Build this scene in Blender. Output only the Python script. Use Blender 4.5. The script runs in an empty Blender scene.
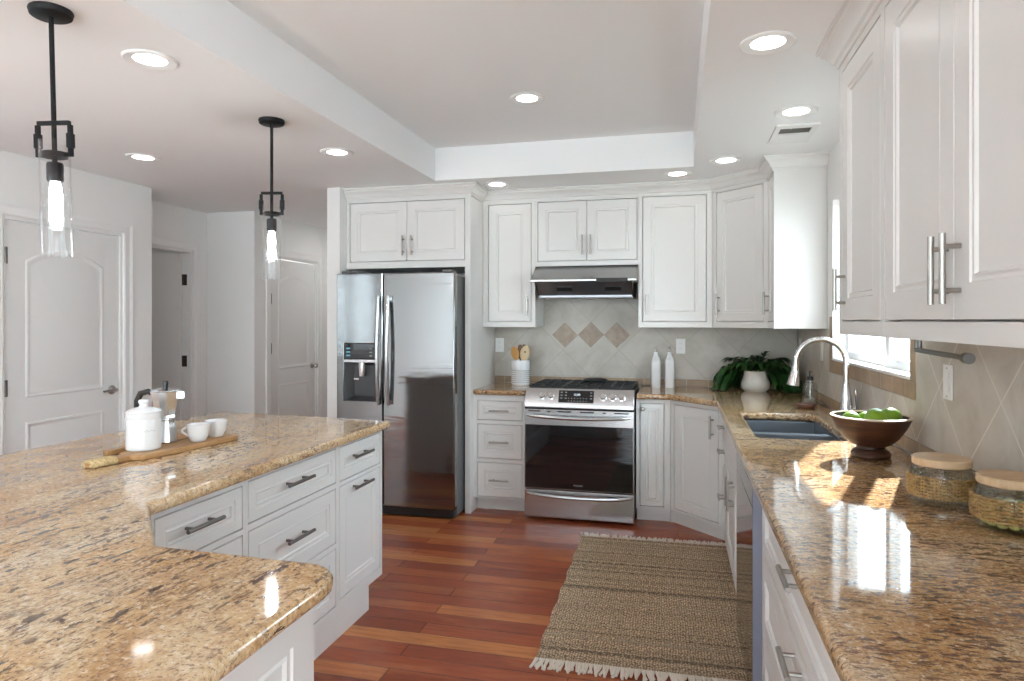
import bpy, bmesh, math, random
from mathutils import Vector, Matrix
random.seed(7)
R = math.radians
sc = bpy.context.scene
COL = sc.collection

# ------------------------------------------------------------------ camera
cd = bpy.data.cameras.new('camera')
cam = bpy.data.objects.new('camera', cd); COL.objects.link(cam)
cd.sensor_width = 36.0; cd.lens = 663.0 / 1024 * 36; cd.shift_y = -19.5 / 1024
cd.clip_start = 0.02
cam.location = (0, 0, 1.425); cam.rotation_euler = (R(90), 0, R(14.06))
sc.camera = cam
# ------------------------------------------------------------------ world, sun, exposure
w = bpy.data.worlds.new('world'); sc.world = w; w.use_nodes = True
bg = w.node_tree.nodes['Background']
wt = w.node_tree.nodes.new('ShaderNodeTexCoord'); ws = w.node_tree.nodes.new('ShaderNodeSeparateXYZ')
wr = w.node_tree.nodes.new('ShaderNodeValToRGB')
w.node_tree.links.new(wt.outputs['Generated'], ws.inputs[0]); w.node_tree.links.new(ws.outputs['Z'], wr.inputs[0])
wr.color_ramp.elements[0].position = 0.0; wr.color_ramp.elements[0].color = (0.885, 0.99, 1.05, 1)
wr.color_ramp.elements[1].position = 0.8; wr.color_ramp.elements[1].color = (0.70, 0.88, 1.05, 1)
w.node_tree.links.new(wr.outputs[0], bg.inputs['Color'])
wd = w.node_tree.nodes.new('ShaderNodeVectorMath'); wd.operation = 'DOT_PRODUCT'; wd.inputs[1].default_value = (0.83, 0.40, 0.39)   # the sky is brighter on the sun's side
w.node_tree.links.new(wt.outputs['Generated'], wd.inputs[0])
wm = w.node_tree.nodes.new('ShaderNodeMapRange'); wm.interpolation_type = 'SMOOTHSTEP'
wm.inputs['From Min'].default_value = -0.5; wm.inputs['From Max'].default_value = 1.0; wm.inputs['To Min'].default_value = 7.6; wm.inputs['To Max'].default_value = 18.0
w.node_tree.links.new(wd.outputs['Value'], wm.inputs[0]); w.node_tree.links.new(wm.outputs[0], bg.inputs['Strength'])
bg.inputs['Strength'].default_value = 9.3
sd = bpy.data.lights.new('sun', 'SUN'); sun = bpy.data.objects.new('sun', sd); COL.objects.link(sun)
sd.energy = 52.0; sd.angle = R(0.6); sd.color = (0.96, 0.98, 1.0)
sun.rotation_euler = Vector((0.36, 1.0, 0.70)).to_track_quat('Z', 'Y').to_euler()
sun.location = (4, 10, 7)
LENS_POWER = 10.0
for nm, loc, rot, sx, sy in (('window_portal', (-1.55, -2.595, 1.22), (R(90), 0, R(180)), 4.5, 2.32),
                             ('window_portal', (0.875, -1.475, 1.18), (R(90), 0, R(90)), 2.05, 2.24),
                             ('window_portal', (-3.895, 1.4, 1.55), (R(90), 0, R(-90)), 1.6, 1.1),
                             ('window_portal', (0.99, 3.53, 1.66), (R(90), 0, R(90)), 1.36, 0.96)):
    ld = bpy.data.lights.new(nm, 'AREA'); ld.shape = 'RECTANGLE'; ld.size = sx; ld.size_y = sy
    ld.cycles.is_portal = True
    lo = bpy.data.objects.new(nm, ld); COL.objects.link(lo); lo.location = loc; lo.rotation_euler = rot
vs = sc.view_settings
vs.view_transform = 'Standard'; vs.look = 'None'; vs.exposure = -0.11; vs.gamma = 1.0; vs.use_curve_mapping = False
cy = sc.cycles
cy.use_denoising = True; cy.max_bounces = 10; cy.diffuse_bounces = 6; cy.glossy_bounces = 5
cy.transmission_bounces = 8; cy.transparent_max_bounces = 12; cy.sample_clamp_indirect = 6.0
cy.caustics_reflective = False; cy.caustics_refractive = False

# ------------------------------------------------------------------ materials
def mat(name, col=(0.8, 0.8, 0.8), rough=0.5, metal=0.0, coat=0.0, spec=0.5, trans=0.0, ior=1.5, emit=None, es=0.0, alpha=1.0):
    m = bpy.data.materials.new(name); m.use_nodes = True
    b = m.node_tree.nodes['Principled BSDF']
    b.inputs['Base Color'].default_value = (*col, 1); b.inputs['Roughness'].default_value = rough
    b.inputs['Metallic'].default_value = metal; b.inputs['Coat Weight'].default_value = coat
    b.inputs['Coat Roughness'].default_value = 0.06
    b.inputs['Specular IOR Level'].default_value = spec
    b.inputs['Transmission Weight'].default_value = trans; b.inputs['IOR'].default_value = ior
    if emit:
        b.inputs['Emission Color'].default_value = (*emit, 1); b.inputs['Emission Strength'].default_value = es
    return m
class NT:
    def __init__(s, m):
        s.t = m.node_tree; s.b = s.t.nodes['Principled BSDF']
    def n(s, typ, **kw):
        nd = s.t.nodes.new(typ)
        for k, v in kw.items():
            if k.startswith('i_'):
                key = k[2:].replace('_', ' ')
                key = int(key) if key.isdigit() else key
                nd.inputs[key].default_value = v
            else: setattr(nd, k, v)
        return nd
    def l(s, a, b): s.t.links.new(a, b)
    def pos(s, scale=(1, 1, 1), rot=(0, 0, 0), loc=(0, 0, 0), obj=True):
        tc = s.n('ShaderNodeTexCoord'); mp = s.n('ShaderNodeMapping')
        mp.inputs['Scale'].default_value = scale; mp.inputs['Rotation'].default_value = rot; mp.inputs['Location'].default_value = loc
        s.l(tc.outputs['Object'], mp.inputs[0]); return mp.outputs[0]
    def noise(s, vec, scale, detail=3, rough=0.5, dist=0.0):
        nd = s.n('ShaderNodeTexNoise'); nd.inputs['Scale'].default_value = scale; nd.inputs['Detail'].default_value = detail
        nd.inputs['Roughness'].default_value = rough; nd.inputs['Distortion'].default_value = dist
        if vec is not None: s.l(vec, nd.inputs['Vector'])
        return nd.outputs['Fac']
    def ramp(s, fac, stops, interp='LINEAR'):
        nd = s.n('ShaderNodeValToRGB'); cr = nd.color_ramp; cr.interpolation = interp
        while len(cr.elements) < len(stops): cr.elements.new(0.5)
        for e, (p, c) in zip(cr.elements, stops):
            e.position = p; e.color = (*c, 1) if len(c) == 3 else c
        s.l(fac, nd.inputs[0]); return nd.outputs[0]
    def mix(s, fac, a, b, mode='MIX'):
        nd = s.n('ShaderNodeMix', data_type='RGBA', blend_type=mode)
        for sock, v in ((nd.inputs[0], fac), (nd.inputs[6], a), (nd.inputs[7], b)):
            if isinstance(v, (int, float)): sock.default_value = v
            elif isinstance(v, tuple): sock.default_value = (*v, 1)
            else: s.l(v, sock)
        return nd.outputs[2]
    def math(s, op, a, b=0.0):
        nd = s.n('ShaderNodeMath', operation=op)
        for i, v in enumerate((a, b)):
            if isinstance(v, (int, float)): nd.inputs[i].default_value = v
            else: s.l(v, nd.inputs[i])
        return nd.outputs[0]
    def bump(s, h, strength=0.2, dist=0.01):
        nd = s.n('ShaderNodeBump'); nd.inputs['Strength'].default_value = strength; nd.inputs['Distance'].default_value = dist
        s.l(h, nd.inputs['Height']); s.l(nd.outputs[0], s.b.inputs['Normal'])
    def color(s, c): s.l(c, s.b.inputs['Base Color'])

G1 = (0, 0, 0); W1 = (1, 1, 1)
def granite(name='granite', k=0.0):
    m = mat(name, rough=0.06, coat=0.25); t = NT(m)
    rot = (0, 0, R(-60)); f = 1.0 if not k else 1.35
    sc_ = (f, 0.36 * f, 1.0) if not k else (0.34 * f, f, 1.0)
    p = t.pos(scale=sc_, rot=rot); q = t.pos(scale=(f, f, f))
    big = t.noise(p, 2.7, 6, 0.62, 0.9)
    base = t.ramp(big, [(0.27, (0.30, 0.145, 0.055)), (0.37, (0.50, 0.285, 0.115)), (0.46, (0.64, 0.42, 0.205)), (0.56, (0.72, 0.545, 0.33)), (0.68, (0.76, 0.63, 0.45)), (0.80, (0.58, 0.36, 0.17))])
    base = t.mix(k or 0.22, base, (0.36, 0.19, 0.075))
    grain = t.noise(q, 75, 4, 0.74)
    base = t.mix(t.ramp(grain, [(0.36, W1), (0.48, G1)]), base, t.mix(0.55, base, (0.26, 0.125, 0.06)))
    base = t.mix(t.ramp(grain, [(0.54, G1), (0.66, (0.75, 0.75, 0.75))]), base, (0.82, 0.71, 0.54))
    grey = t.ramp(t.noise(t.pos(scale=(1, 0.5, 1), rot=rot, loc=(5, 2, 0)), 3.2, 5, 0.6, 0.5), [(0.54, G1), (0.68, W1)])
    base = t.mix(t.math('MULTIPLY', grey, 0.25), base, (0.50, 0.42, 0.38))
    p2 = t.pos(scale=sc_, rot=rot, loc=(3, 1, 0))
    mask = t.ramp(t.noise(p2, 4.4, 5, 0.62, 0.7), [(0.475 - k * 0.13, G1), (0.585 - k * 0.13, W1)])
    fine = t.ramp(t.noise(p2, 78, 5, 0.70, 0.2), [(0.515, G1), (0.56, W1)])
    base = t.mix(t.math('MULTIPLY', t.math('MULTIPLY', fine, mask), 0.88), base, (0.085, 0.034, 0.022))
    spots = t.ramp(t.noise(p2, 48, 5, 0.70, 0.4), [(0.565, G1), (0.59, W1)])
    mask2 = t.ramp(t.noise(p2, 3.6, 4, 0.6, 0.5), [(0.42, G1), (0.56, W1)])
    base = t.mix(t.math('MULTIPLY', t.math('MULTIPLY', spots, mask2), 0.95), base, (0.048, 0.020, 0.018))
    sm = t.ramp(t.noise(q, 120, 2, 0.6), [(0.59, G1), (0.63, W1)])
    base = t.mix(t.math('MULTIPLY', sm, 0.6), base, (0.10, 0.045, 0.035))
    t.color(base); return m
def wood_floor():
    m = mat('cherry_planks', rough=0.27, coat=0.05, spec=0.35); t = NT(m)
    p = t.pos()
    br = t.n('ShaderNodeTexBrick', offset=0.37, squash=1.0)
    br.inputs['Scale'].default_value = 1.0; br.inputs['Brick Width'].default_value = 1.15; br.inputs['Row Height'].default_value = 0.105
    br.inputs['Mortar Size'].default_value = 0.0014; br.inputs['Mortar Smooth'].default_value = 0.0; br.inputs['Bias'].default_value = 0.0
    br.inputs['Color1'].default_value = (0, 0, 0, 1); br.inputs['Color2'].default_value = (1, 1, 1, 1); br.inputs['Mortar'].default_value = (0.5, 0.5, 0.5, 1)
    t.l(p, br.inputs['Vector'])
    tone = t.ramp(br.outputs['Color'], [(0.0, (0.24, 0.050, 0.022)), (0.5, (0.38, 0.086, 0.034)), (0.78, (0.46, 0.120, 0.042)), (0.9, (0.56, 0.185, 0.058)), (1.0, (0.64, 0.25, 0.08))])
    g = t.noise(t.pos(scale=(1.4, 18, 1)), 3.0, 6, 0.68, 0.8)
    tone = t.mix(t.ramp(g, [(0.3, (0.6, 0.6, 0.6)), (0.75, G1)]), tone, (0.17, 0.034, 0.014))
    hot = t.ramp(t.noise(t.pos(scale=(0.8, 5, 1)), 1.6, 3, 0.5, 0.4), [(0.55, G1), (0.75, (0.6, 0.6, 0.6))])
    tone = t.mix(hot, tone, (0.58, 0.20, 0.066))
    tone = t.mix(br.outputs['Fac'], tone, (0.03, 0.008, 0.005))
    t.color(tone); t.bump(t.math('SUBTRACT', 1.0, br.outputs['Fac']), 0.25, 0.002); return m
def tile(axis, h0, z0, grout, c1, c2, c3):
    m = mat('travertine_tile_' + axis, rough=0.38); t = NT(m)
    tc = t.n('ShaderNodeNewGeometry'); sp = t.n('ShaderNodeSeparateXYZ'); t.l(tc.outputs['Position'], sp.inputs[0])
    h = sp.outputs['X' if axis == 'x' else 'Y']; z = sp.outputs['Z']; S = 0.452
    a = t.math('DIVIDE', t.math('SUBTRACT', t.math('ADD', h, z), h0 + z0), S)
    b = t.math('DIVIDE', t.math('SUBTRACT', t.math('SUBTRACT', h, z), h0 - z0), S)
    def dist(v):
        fr = t.math('FRACT', v); return t.math('MINIMUM', fr, t.math('SUBTRACT', 1.0, fr))
    d = t.math('MINIMUM', dist(a), dist(b))
    line = t.math('LESS_THAN', d, 0.0075)
    cb = t.n('ShaderNodeCombineXYZ'); t.l(t.math('FLOOR', a), cb.inputs[0]); t.l(t.math('FLOOR', b), cb.inputs[1])
    wn = t.n('ShaderNodeTexWhiteNoise', noise_dimensions='3D'); t.l(cb.outputs[0], wn.inputs['Vector'])
    n1 = t.noise(tc.outputs['Position'], 5, 5, 0.6, 0.6)
    c = t.ramp(n1, [(0.3, c1), (0.5, c2), (0.72, c3)])
    c = t.mix(t.math('MULTIPLY', wn.outputs['Value'], 0.35), c, c1)
    c = t.mix(line, c, grout); t.color(c)
    t.bump(t.math('SUBTRACT', 1.0, line), 0.3, 0.002); return m
def noise_mat(name, stops, scale, rough=0.5, stretch=(1, 1, 1), metal=0.0, coat=0.0, detail=4, bump=0.0, dist=0.3):
    m = mat(name, rough=rough, metal=metal, coat=coat); t = NT(m)
    f = t.noise(t.pos(scale=stretch), scale, detail, 0.6, dist); t.color(t.ramp(f, stops))
    if bump: t.bump(f, bump, 0.004)
    return m
def steel(name, col, rough, axis=2, amount=0.06):
    m = mat(name, col, rough, metal=1.0); t = NT(m)
    s = [140, 140, 140]; s[axis] = 1.2
    f = t.noise(t.pos(scale=tuple(s)), 1.0, 3, 0.6)
    mr = t.n('ShaderNodeMapRange'); t.l(f, mr.inputs[0]); mr.inputs['To Min'].default_value = rough - amount; mr.inputs['To Max'].default_value = rough + amount
    t.l(mr.outputs[0], t.b.inputs['Roughness'])
    t.bump(f, 0.03, 0.001); return m
def border_mat():
    m = noise_mat('brown_border_tile', [(0.3, (0.27, 0.18, 0.11)), (0.55, (0.38, 0.265, 0.165)), (0.75, (0.46, 0.34, 0.23))], 6, 0.35); t = NT(m)
    old = t.b.inputs['Base Color'].links[0].from_socket
    g = t.n('ShaderNodeNewGeometry'); sp = t.n('ShaderNodeSeparateXYZ'); t.l(g.outputs['Position'], sp.inputs[0])
    u = t.math('FRACT', t.math('DIVIDE', t.math('ADD', sp.outputs['X'], t.math('ADD', sp.outputs['Y'], 0.13)), 0.163))
    t.color(t.mix(t.math('LESS_THAN', u, 0.018), old, (0.62, 0.56, 0.47))); return m
def fridge_steel():
    m = mat('fridge_steel', (0.25, 0.255, 0.26), 0.10, metal=1.0); t = NT(m)
    f = t.noise(t.pos(scale=(1.2, 160, 160)), 1.0, 3, 0.6)
    wv = t.noise(t.pos(scale=(0.7, 1, 3.2)), 2.4, 2, 0.5, 0.6)
    h = t.math('ADD', t.math('MULTIPLY', f, 0.02), t.math('MULTIPLY', wv, 1.0)); t.bump(h, 0.10, 0.02)
    return m
def thin_glass(name, tint=(1, 1, 1), refl=0.10, rough=0.0):
    m = bpy.data.materials.new(name); m.use_nodes = True; nt = m.node_tree; nt.nodes.clear()
    o = nt.nodes.new('ShaderNodeOutputMaterial'); tr = nt.nodes.new('ShaderNodeBsdfTransparent'); tr.inputs[0].default_value = (*tint, 1)
    gl = nt.nodes.new('ShaderNodeBsdfGlossy'); gl.inputs['Roughness'].default_value = rough
    lw = nt.nodes.new('ShaderNodeLayerWeight'); lw.inputs['Blend'].default_value = 0.5
    pw = nt.nodes.new('ShaderNodeMath'); pw.operation = 'POWER'; pw.inputs[1].default_value = 3.0
    ml = nt.nodes.new('ShaderNodeMath'); ml.operation = 'MULTIPLY_ADD'; ml.inputs[1].default_value = 0.7; ml.inputs[2].default_value = refl * 0.4
    mx = nt.nodes.new('ShaderNodeMixShader')
    nt.links.new(lw.outputs['Facing'], pw.inputs[0]); nt.links.new(pw.outputs[0], ml.inputs[0]); nt.links.new(ml.outputs[0], mx.inputs[0])
    nt.links.new(tr.outputs[0], mx.inputs[1]); nt.links.new(gl.outputs[0], mx.inputs[2]); nt.links.new(mx.outputs[0], o.inputs[0])
    return m
def rug_mat():
    m = mat('woven_jute', rough=0.95); t = NT(m)
    tc = t.n('ShaderNodeTexCoord'); sp = t.n('ShaderNodeSeparateXYZ'); t.l(tc.outputs['Object'], sp.inputs[0])
    x, y = sp.outputs['X'], sp.outputs['Y']
    wob = t.math('MULTIPLY', t.math('SUBTRACT', t.noise(tc.outputs['Object'], 28, 3, 0.6), 0.5), 0.03)
    y = t.math('ADD', y, wob); x = t.math('ADD', x, t.math('MULTIPLY', wob, 0.8))
    row = t.n('ShaderNodeTexNoise', noise_dimensions='1D'); row.inputs['Scale'].default_value = 16; row.inputs['Detail'].default_value = 3
    t.l(y, row.inputs['W'])
    c = t.ramp(row.outputs['Fac'], [(0.34, (0.19, 0.135, 0.09)), (0.42, (0.62, 0.43, 0.27)), (0.49, (0.92, 0.67, 0.43)), (0.56, (0.42, 0.295, 0.19)), (0.64, (0.84, 0.60, 0.385)), (0.74, (0.46, 0.325, 0.21))])
    zig = t.math('PINGPONG', t.math('MULTIPLY', x, 1.0), 0.018)
    v = t.math('FRACT', t.math('MULTIPLY', t.math('ADD', y, zig), 52.0))
    k = t.math('FRACT', t.math('MULTIPLY', x, 84.0))
    weave = t.math('MULTIPLY', t.math('SINE', t.math('MULTIPLY', v, math.pi)), t.math('SINE', t.math('MULTIPLY', k, math.pi)))
    c = t.mix(t.ramp(weave, [(0.2, (0.8, 0.8, 0.8)), (0.7, G1)]), c, (0.10, 0.068, 0.042))
    fl = t.noise(tc.outputs['Object'], 85, 3, 0.7)
    c = t.mix(t.ramp(fl, [(0.50, G1), (0.66, (0.7, 0.7, 0.7))]), c, (0.80, 0.61, 0.41))
    c = t.mix(t.ramp(fl, [(0.34, (0.75, 0.75, 0.75)), (0.46, G1)]), c, (0.16, 0.105, 0.065))
    ln = t.math('LESS_THAN', t.math('ABSOLUTE', t.math('SUBTRACT', t.math('FRACT', t.math('MULTIPLY', y, 2.6)), 0.5)), 0.012)
    c = t.mix(t.math('MULTIPLY', ln, 0.6), c, (0.45, 0.38, 0.27))
    t.color(c); t.bump(weave, 0.8, 0.006); return m
def lid_wood(): return noise_mat('pale_lid_wood', [(0.3, (0.52, 0.34, 0.19)), (0.6, (0.68, 0.49, 0.30)), (0.8, (0.60, 0.41, 0.24))], 7, 0.5, (1, 7, 1))

M = dict(
    cab=mat('cabinet_paint', (0.74, 0.73, 0.71), 0.34),
    wall=mat('wall_paint', (0.82, 0.815, 0.80), 0.7),
    ceil=mat('ceiling_paint', (0.90, 0.91, 0.915), 0.6),
    trim=mat('trim_paint', (0.82, 0.815, 0.805), 0.55),
    door=mat('door_paint', (0.78, 0.775, 0.76), 0.55),
    floor=wood_floor(), granite=granite(), granite_brown=granite('granite_brown', 0.52),
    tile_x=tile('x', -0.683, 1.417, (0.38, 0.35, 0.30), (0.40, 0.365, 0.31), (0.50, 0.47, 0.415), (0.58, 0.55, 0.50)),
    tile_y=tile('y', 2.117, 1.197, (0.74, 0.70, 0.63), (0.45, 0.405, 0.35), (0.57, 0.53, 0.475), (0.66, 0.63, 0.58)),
    border=border_mat(),
    accent=noise_mat('walnut_accent_tile', [(0.3, (0.23, 0.165, 0.115)), (0.55, (0.33, 0.25, 0.18)), (0.75, (0.40, 0.32, 0.24))], 18, 0.35),
    grout=mat('grout', (0.52, 0.47, 0.39), 0.8),
    steel=steel('brushed_steel', (0.52, 0.52, 0.525), 0.24, 0),
    fridge=fridge_steel(),
    fside=mat('fridge_side_grey', (0.13, 0.13, 0.135), 0.45),
    nickel=mat('brushed_nickel', (0.42, 0.40, 0.37), 0.3, metal=1.0),
    pewter=mat('dark_nickel', (0.20, 0.19, 0.18), 0.35, metal=1.0),
    chrome=mat('chrome', (0.80, 0.80, 0.80), 0.09, metal=1.0),
    alu=mat('polished_aluminium', (0.72, 0.72, 0.72), 0.16, metal=1.0),
    black=mat('matte_black_metal', (0.008, 0.008, 0.009), 0.5, spec=0.2),
    gloss=mat('black_glass', (0.006, 0.006, 0.007), 0.03, coat=0.3),
    iron=mat('cast_iron', (0.018, 0.018, 0.018), 0.55),
    bplas=mat('black_plastic', (0.02, 0.02, 0.02), 0.35),
    gplas=mat('grey_plastic', (0.055, 0.058, 0.062), 0.4),
    dark=mat('gap_black', (0.01, 0.01, 0.01), 0.8),
    display=mat('display_glyphs', (0.6, 0.7, 0.75), 0.5, emit=(0.7, 0.85, 0.95), es=0.8),
    glyph=mat('printed_grey', (0.45, 0.45, 0.45), 0.5),
    ceramic=mat('white_ceramic', (0.80, 0.81, 0.825), 0.18, coat=0.3),
    matteceramic=noise_mat('cream_ceramic', [(0.35, (0.70, 0.68, 0.62)), (0.7, (0.78, 0.76, 0.71))], 20, 0.4),
    band=mat('grey_glaze_band', (0.22, 0.22, 0.22), 0.35),
    plate=mat('plate_plastic', (0.84, 0.84, 0.83), 0.35),
    slot=mat('slot_grey', (0.35, 0.35, 0.35), 0.5),
    glass=thin_glass('window_glass', (0.97, 0.985, 0.98), 0.08),
    shade=thin_glass('pendant_glass', (0.99, 0.99, 0.99), 0.06),
    jarglass=thin_glass('jar_glass', (0.96, 0.975, 0.965), 0.12),
    bulb=mat('lit_bulb', (1, 1, 1), 0.4, emit=(0.98, 0.99, 1.0), es=110),
    lens=mat('lit_lens', (1, 1, 1), 0.4, emit=(1.0, 0.985, 0.96), es=LENS_POWER),
    hall_fill_lens=mat('lit_hall_fill_lens', (1, 1, 1), 0.4, emit=(1.0, 0.985, 0.96), es=110),
    room_fill_lens=mat('lit_room_fill_lens', (1, 1, 1), 0.4, emit=(1.0, 0.95, 0.88), es=26),
    ringw=mat('light_trim_white', (0.82, 0.82, 0.81), 0.4),
    sink=mat('sink_steel', (0.17, 0.195, 0.225), 0.30, metal=0.7),
    walnut=noise_mat('bowl_wood', [(0.3, (0.022, 0.008, 0.005)), (0.5, (0.055, 0.020, 0.010)), (0.72, (0.12, 0.048, 0.024))], 5, 0.42, (0.6, 0.6, 7), dist=0.8),
    rimwood=noise_mat('pale_rim_wood', [(0.3, (0.50, 0.37, 0.25)), (0.7, (0.62, 0.49, 0.35))], 8, 0.45),
    soapwood=mat('dark_dish_wood', (0.11, 0.045, 0.028), 0.45),
    board=noise_mat('acacia_board', [(0.3, (0.24, 0.12, 0.045)), (0.5, (0.38, 0.21, 0.085)), (0.75, (0.50, 0.30, 0.13))], 5, 0.45, (9, 1.2, 1)),
    rattan=noise_mat('rattan_wrap', [(0.35, (0.40, 0.28, 0.12)), (0.6, (0.66, 0.52, 0.28))], 90, 0.7),
    lid=lid_wood(),
    wicker=noise_mat('seagrass_weave', [(0.3, (0.13, 0.066, 0.016)), (0.5, (0.33, 0.19, 0.052)), (0.75, (0.49, 0.31, 0.10))], 60, 0.5, coat=0.5),
    candy=mat('pale_green_sweets', (0.62, 0.58, 0.20), 0.4),
    lime=noise_mat('lime_peel', [(0.3, (0.12, 0.26, 0.012)), (0.6, (0.22, 0.38, 0.03)), (0.8, (0.33, 0.47, 0.07))], 6, 0.32, bump=0.05),
    limeend=mat('lime_stem', (0.25, 0.22, 0.08), 0.6),
    leaf=noise_mat('dark_leaf', [(0.3, (0.010, 0.035, 0.010)), (0.6, (0.025, 0.085, 0.018)), (0.8, (0.06, 0.14, 0.03))], 9, 0.38),
    soil=mat('soil', (0.03, 0.02, 0.014), 0.9),
    spoon_o=noise_mat('olive_wood', [(0.3, (0.40, 0.19, 0.045)), (0.7, (0.55, 0.29, 0.08))], 10, 0.5, (1, 1, .3)),
    spoon_d=noise_mat('walnut_spoon', [(0.3, (0.11, 0.06, 0.035)), (0.7, (0.24, 0.15, 0.09))], 10, 0.5, (1, 1, .3)),
    spoon_p=mat('beech_wood', (0.62, 0.48, 0.29), 0.5),
    rug=rug_mat(), fringe=mat('cream_cotton', (0.80, 0.71, 0.62), 0.9),
    siding=mat('pale_siding', (0.5, 0.52, 0.54), 0.7), grass=mat('pale_concrete', (0.10, 0.10, 0.09), 0.9),
    bronze=mat('bronze_hinge', (0.05, 0.04, 0.035), 0.4, metal=0.6),
    soapglass=thin_glass('soap_glass', (0.86, 0.88, 0.86), 0.22),
    bluefilm=mat('blue_grey_edge', (0.20, 0.21, 0.27), 0.35),
    filter=steel('filter_mesh', (0.42, 0.43, 0.47), 0.4, 0),
    ventdark=mat('vent_dark_grey', (0.11, 0.11, 0.09), 0.7),
)

# ------------------------------------------------------------------ mesh helpers
class MB:
    def __init__(s): s.bm = bmesh.new()
    def face(s, vs_):
        try: return s.bm.faces.new(vs_)
        except ValueError: return None
    def loop(s, pts): return [s.bm.verts.new(p) for p in pts]
    def bridge(s, a, b):
        n = len(a)
        for i in range(n): s.face([a[i], a[(i + 1) % n], b[(i + 1) % n], b[i]])
    def box(s, x0, x1, y0, y1, z0, z1):
        a = s.loop([(x0, y0, z0), (x1, y0, z0), (x1, y1, z0), (x0, y1, z0)]); b = s.loop([(x0, y0, z1), (x1, y0, z1), (x1, y1, z1), (x0, y1, z1)])
        s.bridge(a, b); s.face(a[::-1]); s.face(b); return s
    def prism(s, pts, z0, z1, f=None):
        f = f or (lambda x, y, z: (x, y, z))
        a = s.loop([f(x, y, z0) for x, y in pts]); b = s.loop([f(x, y, z1) for x, y in pts])
        s.bridge(a, b); s.face(a[::-1]); s.face(b); return s
    def cyl(s, p0, p1, r0, r1=None, n=20):
        p0, p1 = Vector(p0), Vector(p1); r1 = r0 if r1 is None else r1
        q = (p1 - p0).to_track_quat('Z', 'Y'); rings = []
        for p, r in ((p0, r0), (p1, r1)):
            rings.append(s.loop([p + q @ Vector((r * math.cos(2 * math.pi * i / n), r * math.sin(2 * math.pi * i / n), 0)) for i in range(n)]))
        s.bridge(*rings); s.face(rings[0][::-1]); s.face(rings[1]); return s
    def lathe(s, prof, c=(0, 0, 0), n=36, cap=True, closed=False, sq=0.0):
        rings = []
        for r, z in prof:
            pts = []
            for i in range(n):
                a = 2 * math.pi * i / n
                k = 1.0
                if sq: k = 1.0 / (abs(math.cos(a)) ** sq + abs(math.sin(a)) ** sq) ** (1 / sq)
                pts.append((c[0] + r * k * math.cos(a), c[1] + r * k * math.sin(a), c[2] + z))
            rings.append(s.loop(pts))
        for a, b in zip(rings, rings[1:]): s.bridge(a, b)
        if closed: s.bridge(rings[-1], rings[0])
        elif cap: s.face(rings[0][::-1]); s.face(rings[-1])
        return s
    def tube(s, pts, r, n=10, closed=False):
        pts = [Vector(p) for p in pts]; m = len(pts); rings = []; q = None; prev = None
        for i, p in enumerate(pts):
            if closed: t = (pts[(i + 1) % m] - pts[i - 1]).normalized()
            else: t = (pts[min(i + 1, m - 1)] - pts[max(i - 1, 0)]).normalized()
            if q is None: q = t.to_track_quat('Z', 'Y')
            else: q = prev.rotation_difference(t) @ q
            prev = t; rr = r[i] if isinstance(r, (list, tuple)) else r
            rings.append(s.loop([p + q @ Vector((rr * math.cos(2 * math.pi * k / n), rr * math.sin(2 * math.pi * k / n), 0)) for k in range(n)]))
        for a, b in zip(rings, rings[1:]): s.bridge(a, b)
        if closed: s.bridge(rings[-1], rings[0])
        else: s.face(rings[0][::-1]); s.face(rings[-1])
        return s
    def ball(s, c, r, sx=1, sy=1, sz=1, u=16, v=10):
        mtx = Matrix.Translation(c) @ Matrix.Diagonal((sx, sy, sz, 1)); bmesh.ops.create_uvsphere(s.bm, u_segments=u, v_segments=v, radius=r, matrix=mtx); return s
    def panel(s, x0, x1, z0, z1, steps, y0=0.0, thick=0.019):
        """slab in the XZ plane facing -Y; steps: (inset, depth) rings from the outer edge inward"""
        def ring(i, d): return s.loop([(x0 + i, y0 + d, z0 + i), (x1 - i, y0 + d, z0 + i), (x1 - i, y0 + d, z1 - i), (x0 + i, y0 + d, z1 - i)])
        back = ring(0, thick); rs = [ring(i, d) for i, d in steps]
        s.face(back[::-1]); s.bridge(rs[0], back)
        for a, b in zip(rs, rs[1:]): s.bridge(b, a)
        s.face(rs[-1]); return s
    def weld(s): bmesh.ops.remove_doubles(s.bm, verts=s.bm.verts, dist=1e-5); return s
    def build(s, name, m, parent=None, smooth=35, bevel=0.0, seg=2, weld=False):
        if weld: s.weld()
        bmesh.ops.recalc_face_normals(s.bm, faces=s.bm.faces)
        me = bpy.data.meshes.new(name); s.bm.to_mesh(me); s.bm.free()
        me.materials.append(M[m] if isinstance(m, str) else m)
        if smooth:
            for p in me.polygons: p.use_smooth = True
            me.set_sharp_from_angle(angle=R(smooth))
        o = bpy.data.objects.new(name, me); COL.objects.link(o)
        if parent: o.parent = parent
        if bevel:
            b = o.modifiers.new('bevel', 'BEVEL'); b.width = bevel; b.segments = seg; b.limit_method = 'ANGLE'; b.angle_limit = R(40)
        return o
def thing(name, label, cat, loc=(0, 0, 0), rot=0.0, group=None):
    o = bpy.data.objects.new(name, None); COL.objects.link(o); o.empty_display_size = 0.05
    o.location = loc; o.rotation_euler = (0, 0, rot); o['label'] = label; o['category'] = cat
    if group: o['group'] = group
    return o
def tag(o, label, cat, loc=None, group=None):
    o['label'] = label; o['category'] = cat
    if group: o['group'] = group
    if loc: o.location = loc
    return o
def struct(o): o['kind'] = 'structure'; return o
def sroot(name, loc=(0, 0, 0), rot=0.0):
    o = bpy.data.objects.new(name, None); COL.objects.link(o); o.location = loc; o.rotation_euler = (0, 0, rot); o['kind'] = 'structure'; return o
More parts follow.
